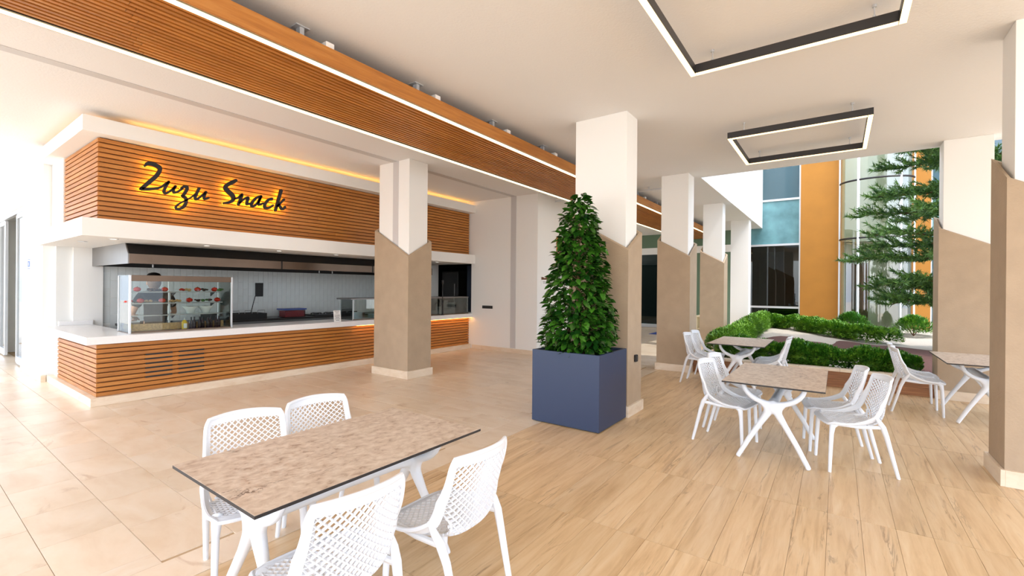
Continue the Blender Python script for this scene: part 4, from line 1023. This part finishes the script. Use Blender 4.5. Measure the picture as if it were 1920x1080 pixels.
def plant_clump(x, y, h, seed):
    rr = random.Random(seed); t = thing('garden_plant', ['low green shrub in front of the glass tower, left one', 'low green shrub in front of the glass tower, right one'][seed % 2], 'shrub', (x, y, gz(x, y))); mb = MB(); tw = MB()
    for k in range(2600):
        an = rr.uniform(0, 2*PI); ph = rr.uniform(0, 1.5); r_ = .5*rr.uniform(.6, 1)
        p_ = Vector((x+r_*math.cos(an)*math.cos(ph), y+r_*math.sin(an)*math.cos(ph), gz(x, y)+.1+h*math.sin(ph)*rr.uniform(.6, 1)))
        d = (p_-Vector((x, y, gz(x, y)))).normalized()+Vector((rr.uniform(-.5,.5),)*3); rot = d.to_track_quat('Y', 'Z').to_matrix(); s = .08
        mb.add([p_ + rot @ Vector((s*a, s*b, 0)) for a, b in ((0,0),(-.2,.5),(0,1.2),(.2,.5))], [(0,1,2),(0,2,3)])
    for k in range(8): MB().tube([(x, y, gz(x, y)), (x+.25*math.cos(k), y+.25*math.sin(k), gz(x, y)+h*.8)], [.012,.006], 5).build('stem', 'bark', t)
    stuff(mb.build('foliage', 'hedge_leaf', t))
plant_clump(17.3, -.35, .45, 0); plant_clump(17.0, -1.75, .45, 1)

# ------------------------------------------------------------------ building across the garden
fb = thing('garden_building', 'building across the garden with blue glass bays and orange pilasters', 'building', (XF, 0, 0))
ZT = 8.6
MB().box(XF-.15, XF+.3, -.03, 1.06, 0, ZT).build('orange_pilaster', 'orange_wall', fb); MB().box(XF-.15, XF+.3, -2.30, -1.93, 0, ZT).build('orange_pilaster', 'orange_wall', fb)
def bay(y0, y1, rows, mats):
    for (z0, z1), m in zip(rows, mats):
        pn = B(XF+.05, XF+.07, y0+.03, y1-.03, z0+.03, z1-.03).build('window_pane', m, fb)
    for yy in (y0, y1-.05): B(XF, XF+.1, yy, yy+.05, 0, ZT).build('mullion', 'aluminium', fb)
    for z0, z1 in rows: B(XF-.01, XF+.1, y0, y1, z1-.035, z1+.035).build('transom', 'aluminium', fb)
bay(1.06, 2.72, ((0, .98), (.98, 3.22), (3.22, 4.83), (4.83, 6.6), (6.6, 8.5)), ('dark_glass', 'dark_glass', 'spandrel', 'blue_glass', 'spandrel'))
bay(-3.9, -2.30, ((0, 1.6), (1.6, 3.2), (3.2, 4.6), (4.6, 6.2), (6.2, 8.5)), ('blue_glass', 'blue_glass', 'spandrel', 'blue_glass', 'spandrel'))
bay(-6.0, -3.9, ((0, 1.6), (1.6, 3.2), (3.2, 4.6), (4.6, 6.2), (6.2, 8.5)), ('blue_glass', 'spandrel', 'blue_glass', 'spandrel', 'blue_glass'))
# rounded glass stair tower between the pilasters
TCY, TR = -.98, .93
def arc_pts(r_, n=24): return [(XF-.15-r_*.75*math.sin(PI*k/n), TCY+r_*math.cos(PI*k/n)) for k in range(n+1)]
ap_ = arc_pts(TR)
for za, zb in ((.25, 3.24), (3.30, 5.08), (5.14, ZT)):
    for ka, kb in ((0, 8), (8, 17), (17, 24)):
        q = ap_[ka:kb+1]
        MB().add([(x, y, za) for x, y in q]+[(x, y, zb) for x, y in q], [(i, i+1, len(q)+i+1, len(q)+i) for i in range(len(q)-1)]).build('curved_pane', 'tower_glass', fb, smooth=True)
for z in (3.27, 5.11): MB().tube([(x, y, z) for x, y in ap_], .03, 6).build('curved_rail', 'black_metal', fb, smooth=True)
for k in (0, 8, 17, 24): MB().tube([(ap_[k][0], ap_[k][1], .2), (ap_[k][0], ap_[k][1], ZT)], .04, 6).build('tower_mullion', 'aluminium', fb)
# inside of the tower and rooms behind the glass
MB().box(XF+.9, XF+1.0, -1.93, -.03, 0, ZT).box(XF+.3, XF+1.0, -.03, .02, 0, ZT).box(XF+.3, XF+1.0, -1.98, -1.93, 0, ZT).build('tower_inner_wall', 'cream_wall', fb)
MB().box(XF-.2, XF+.9, -1.93, -.03, 3.2, 3.32).box(XF-.8, XF+.9, -1.93, -.03, .1, .2).build('tower_floor', 'cream_wall', fb)
db = B(XF+.86, XF+.9, -.85, -.25, .3, 2.55).build('inner_door', 'brown_door', fb)
MB().box(XF+.85, XF+.86, -.62, -.46, .7, 1.6).build('door_glazing', 'clear_glass', db)
MB().box(XF+2.5, XF+2.6, -6, 2.72, 0, ZT).box(XF+.3, XF+2.5, 2.66, 2.72, 0, ZT).box(XF+.3, XF+2.5, .98, 1.06, 0, ZT).box(XF+.3, XF+2.6, -6, 2.72, ZT, ZT+.1).box(XF+.3, XF+2.5, 1.0, 2.7, 3.15, 3.3).build('inner_wall', 'dark_room', fb)
B(XF+.1, XF+.3, -6, 2.72, ZT-.1, ZT).build('roof_edge', 'wall_paint', fb)
# end wall of the passage
ew = struct(MB().box(XF, XF+.2, 2.72, 5.3, 0, ZC).box(XF, XF+.2, 5.3, 7.3, 3.28, ZC).box(XF, XF+.2, 7.3, 10, 0, ZC).build('wall_end', 'green_wall'))
B(XF-.04, XF, 2.9, 7.6, 3.03, 3.30).build('lintel', 'wall_paint', ew)
d2_ = struct(MB().box(XF-.03, XF+.05, 5.3, 5.42, 0, 3.03).box(XF-.03, XF+.05, 5.86, 5.95, 0, 3.03).box(XF-.03, XF+.05, 7.2, 7.3, 0, 3.03).box(XF-.03, XF+.05, 5.42, 7.2, 0, .14).build('door_2', 'aluminium'))
B(XF, XF+.02, 5.95, 7.2, .14, 3.03).build('pane', 'dark_glass', d2_); B(XF, XF+.02, 5.42, 5.86, .14, 3.03).build('pane', 'dark_glass', d2_)
struct(B(XF+2.0, XF+2.1, 4.5, 8.5, 0, 3.2).build('wall_beyond', 'dark_room'))
bm_ = B(15.9, 17.1, 5.0, 5.42, .002, .014).build('door_mat', 'blue_mat', bevel=.003); tag(bm_, 'blue door mat on the passage floor seen between the columns', 'mat')
bt = thing('side_table', 'pale open side table in the passage behind the columns', 'table', (17, 3.8, 0))
B(16.75,17.25,3.5,4.05,.63,.68).build('top', 'cream_wall', bt); 
for yy in (3.5, 4.0): B(16.75,17.25,yy,yy+.05,0,.63).build('side_panel', 'cream_wall', bt)
B(16.8,17.2,3.55,4.0,.2,.23).build('shelf', 'cream_wall', bt)

# ------------------------------------------------------------------ norfolk pine and palm
def pine(x0, y0):
    t = thing('norfolk_pine', 'green tiered pine tree growing in the garden behind the right column', 'tree', (x0, y0, gz(x0, y0))); rr = random.Random(5)
    MB().tube([(x0,y0,.1),(x0+.02,y0,2.5),(x0,y0,5),(x0,y0,7.4)], [.09,.075,.05,.015], 10).build('trunk', 'bark', t, smooth=True)
    nd = MB()
    def needle_run(base, vec, n, ln, lift):
        vn = vec.normalized()
        for m in range(n):
            s = m/n; p_ = base+vec*s+Vector((0,0,lift*s*s)); dd = (vn*.9+Vector((rr.uniform(-1,1), rr.uniform(-1,1), rr.uniform(-.5,1.3)))).normalized()*ln*rr.uniform(.7,1.2)
            wv = dd.cross(Vector((rr.uniform(-1,1), rr.uniform(-1,1), rr.uniform(-1,1)))).normalized()*.012
            nd.add([p_-wv, p_+wv, p_+dd], [(0,1,2)])
    for ti, z in enumerate((1.35, 1.75, 2.2, 2.65, 3.2, 3.75, 4.4, 5.05, 5.7, 6.3, 6.8)):
        Lb = (1.3, 1.7, 1.85, 1.75, 1.6, 1.5, 1.35, 1.2, 1.0, .8, .6)[ti]; nb_ = 6
        for k in range(nb_):
            a = 2*PI*(k+.37*ti)/nb_+rr.uniform(-.2, .2); L = Lb*rr.uniform(.75, 1.1); pts = []; dz = rr.uniform(-.12, .12)
            for q in range(9):
                s = q/8; pts.append(Vector((x0+L*s*math.cos(a), y0+L*s*math.sin(a), z+dz+.22*s*L-.20*L*s*s+.03*math.sin(9*s+k))))
            MB().tube(pts, [.024*(1-.75*q/8) for q in range(9)], 5).build('branch', 'bark', t, smooth=True)
            side = Vector((-math.sin(a), math.cos(a), 0)); out = Vector((math.cos(a), math.sin(a), 0))
            for q in range(1, 8): needle_run(pts[q], out*L/8, 26, .13, 0)
            needle_run(pts[8], out*.28, 60, .12, .05)
            for q in range(2, 9):
                for sgn in (-1, 1):
                    for h_ in range(2):
                        needle_run(pts[q-1].lerp(pts[q], h_*.5), side*sgn*(.42*(1-.5*q/8))*rr.uniform(.7,1.1)+out*.24+Vector((0,0,rr.uniform(-.2,.1))), 52, .115, .14)
    stuff(nd.build('needles', 'pine_leaf', t))
def palm(x0, y0):
    t = thing('palm_tree', 'palm tree with drying fronds seen beside the right column', 'tree', (x0, y0, gz(min(x0, 18), y0))); rr = random.Random(9)
    MB().tube([(x0,y0,.1),(x0,y0+.05,1.5),(x0,y0,3.1)], [.16,.13,.13], 12).build('trunk', 'bark', t, smooth=True)
    for k in range(22):
        a = 2*PI*k/22+rr.uniform(-.1,.1); L = rr.uniform(1.3, 1.9); el = rr.uniform(-.2, 1.1); m = MB(); pts = []
        for q in range(11):
            s = q/10; pts.append(Vector((x0+L*s*math.cos(a)*math.cos(el*.6), y0+L*s*math.sin(a)*math.cos(el*.6), 3.1+L*s*math.sin(el)-1.1*s*s*L*.6)))
        m.tube(pts, [.014*(1-.8*q/10) for q in range(11)], 4); side = Vector((-math.sin(a), math.cos(a), 0))
        for q in range(2, 11):
            for h_ in range(3):
                p_ = pts[q-1].lerp(pts[q], h_/3)
                for sgn in (-1, 1):
                    d = side*sgn*.38*(1-.4*q/10)+(pts[q]-pts[q-1]).normalized()*.2+Vector((0,0,-.12)); wv = (pts[q]-pts[q-1]).normalized()*.013
                    m.add([p_-wv, p_+wv, p_+d], [(0,1,2)])
        m.build('frond', 'palm_leaf', t)
pine(13.2, -2.0)
palm(13.0, -3.6)
bpy.context.view_layer.update()
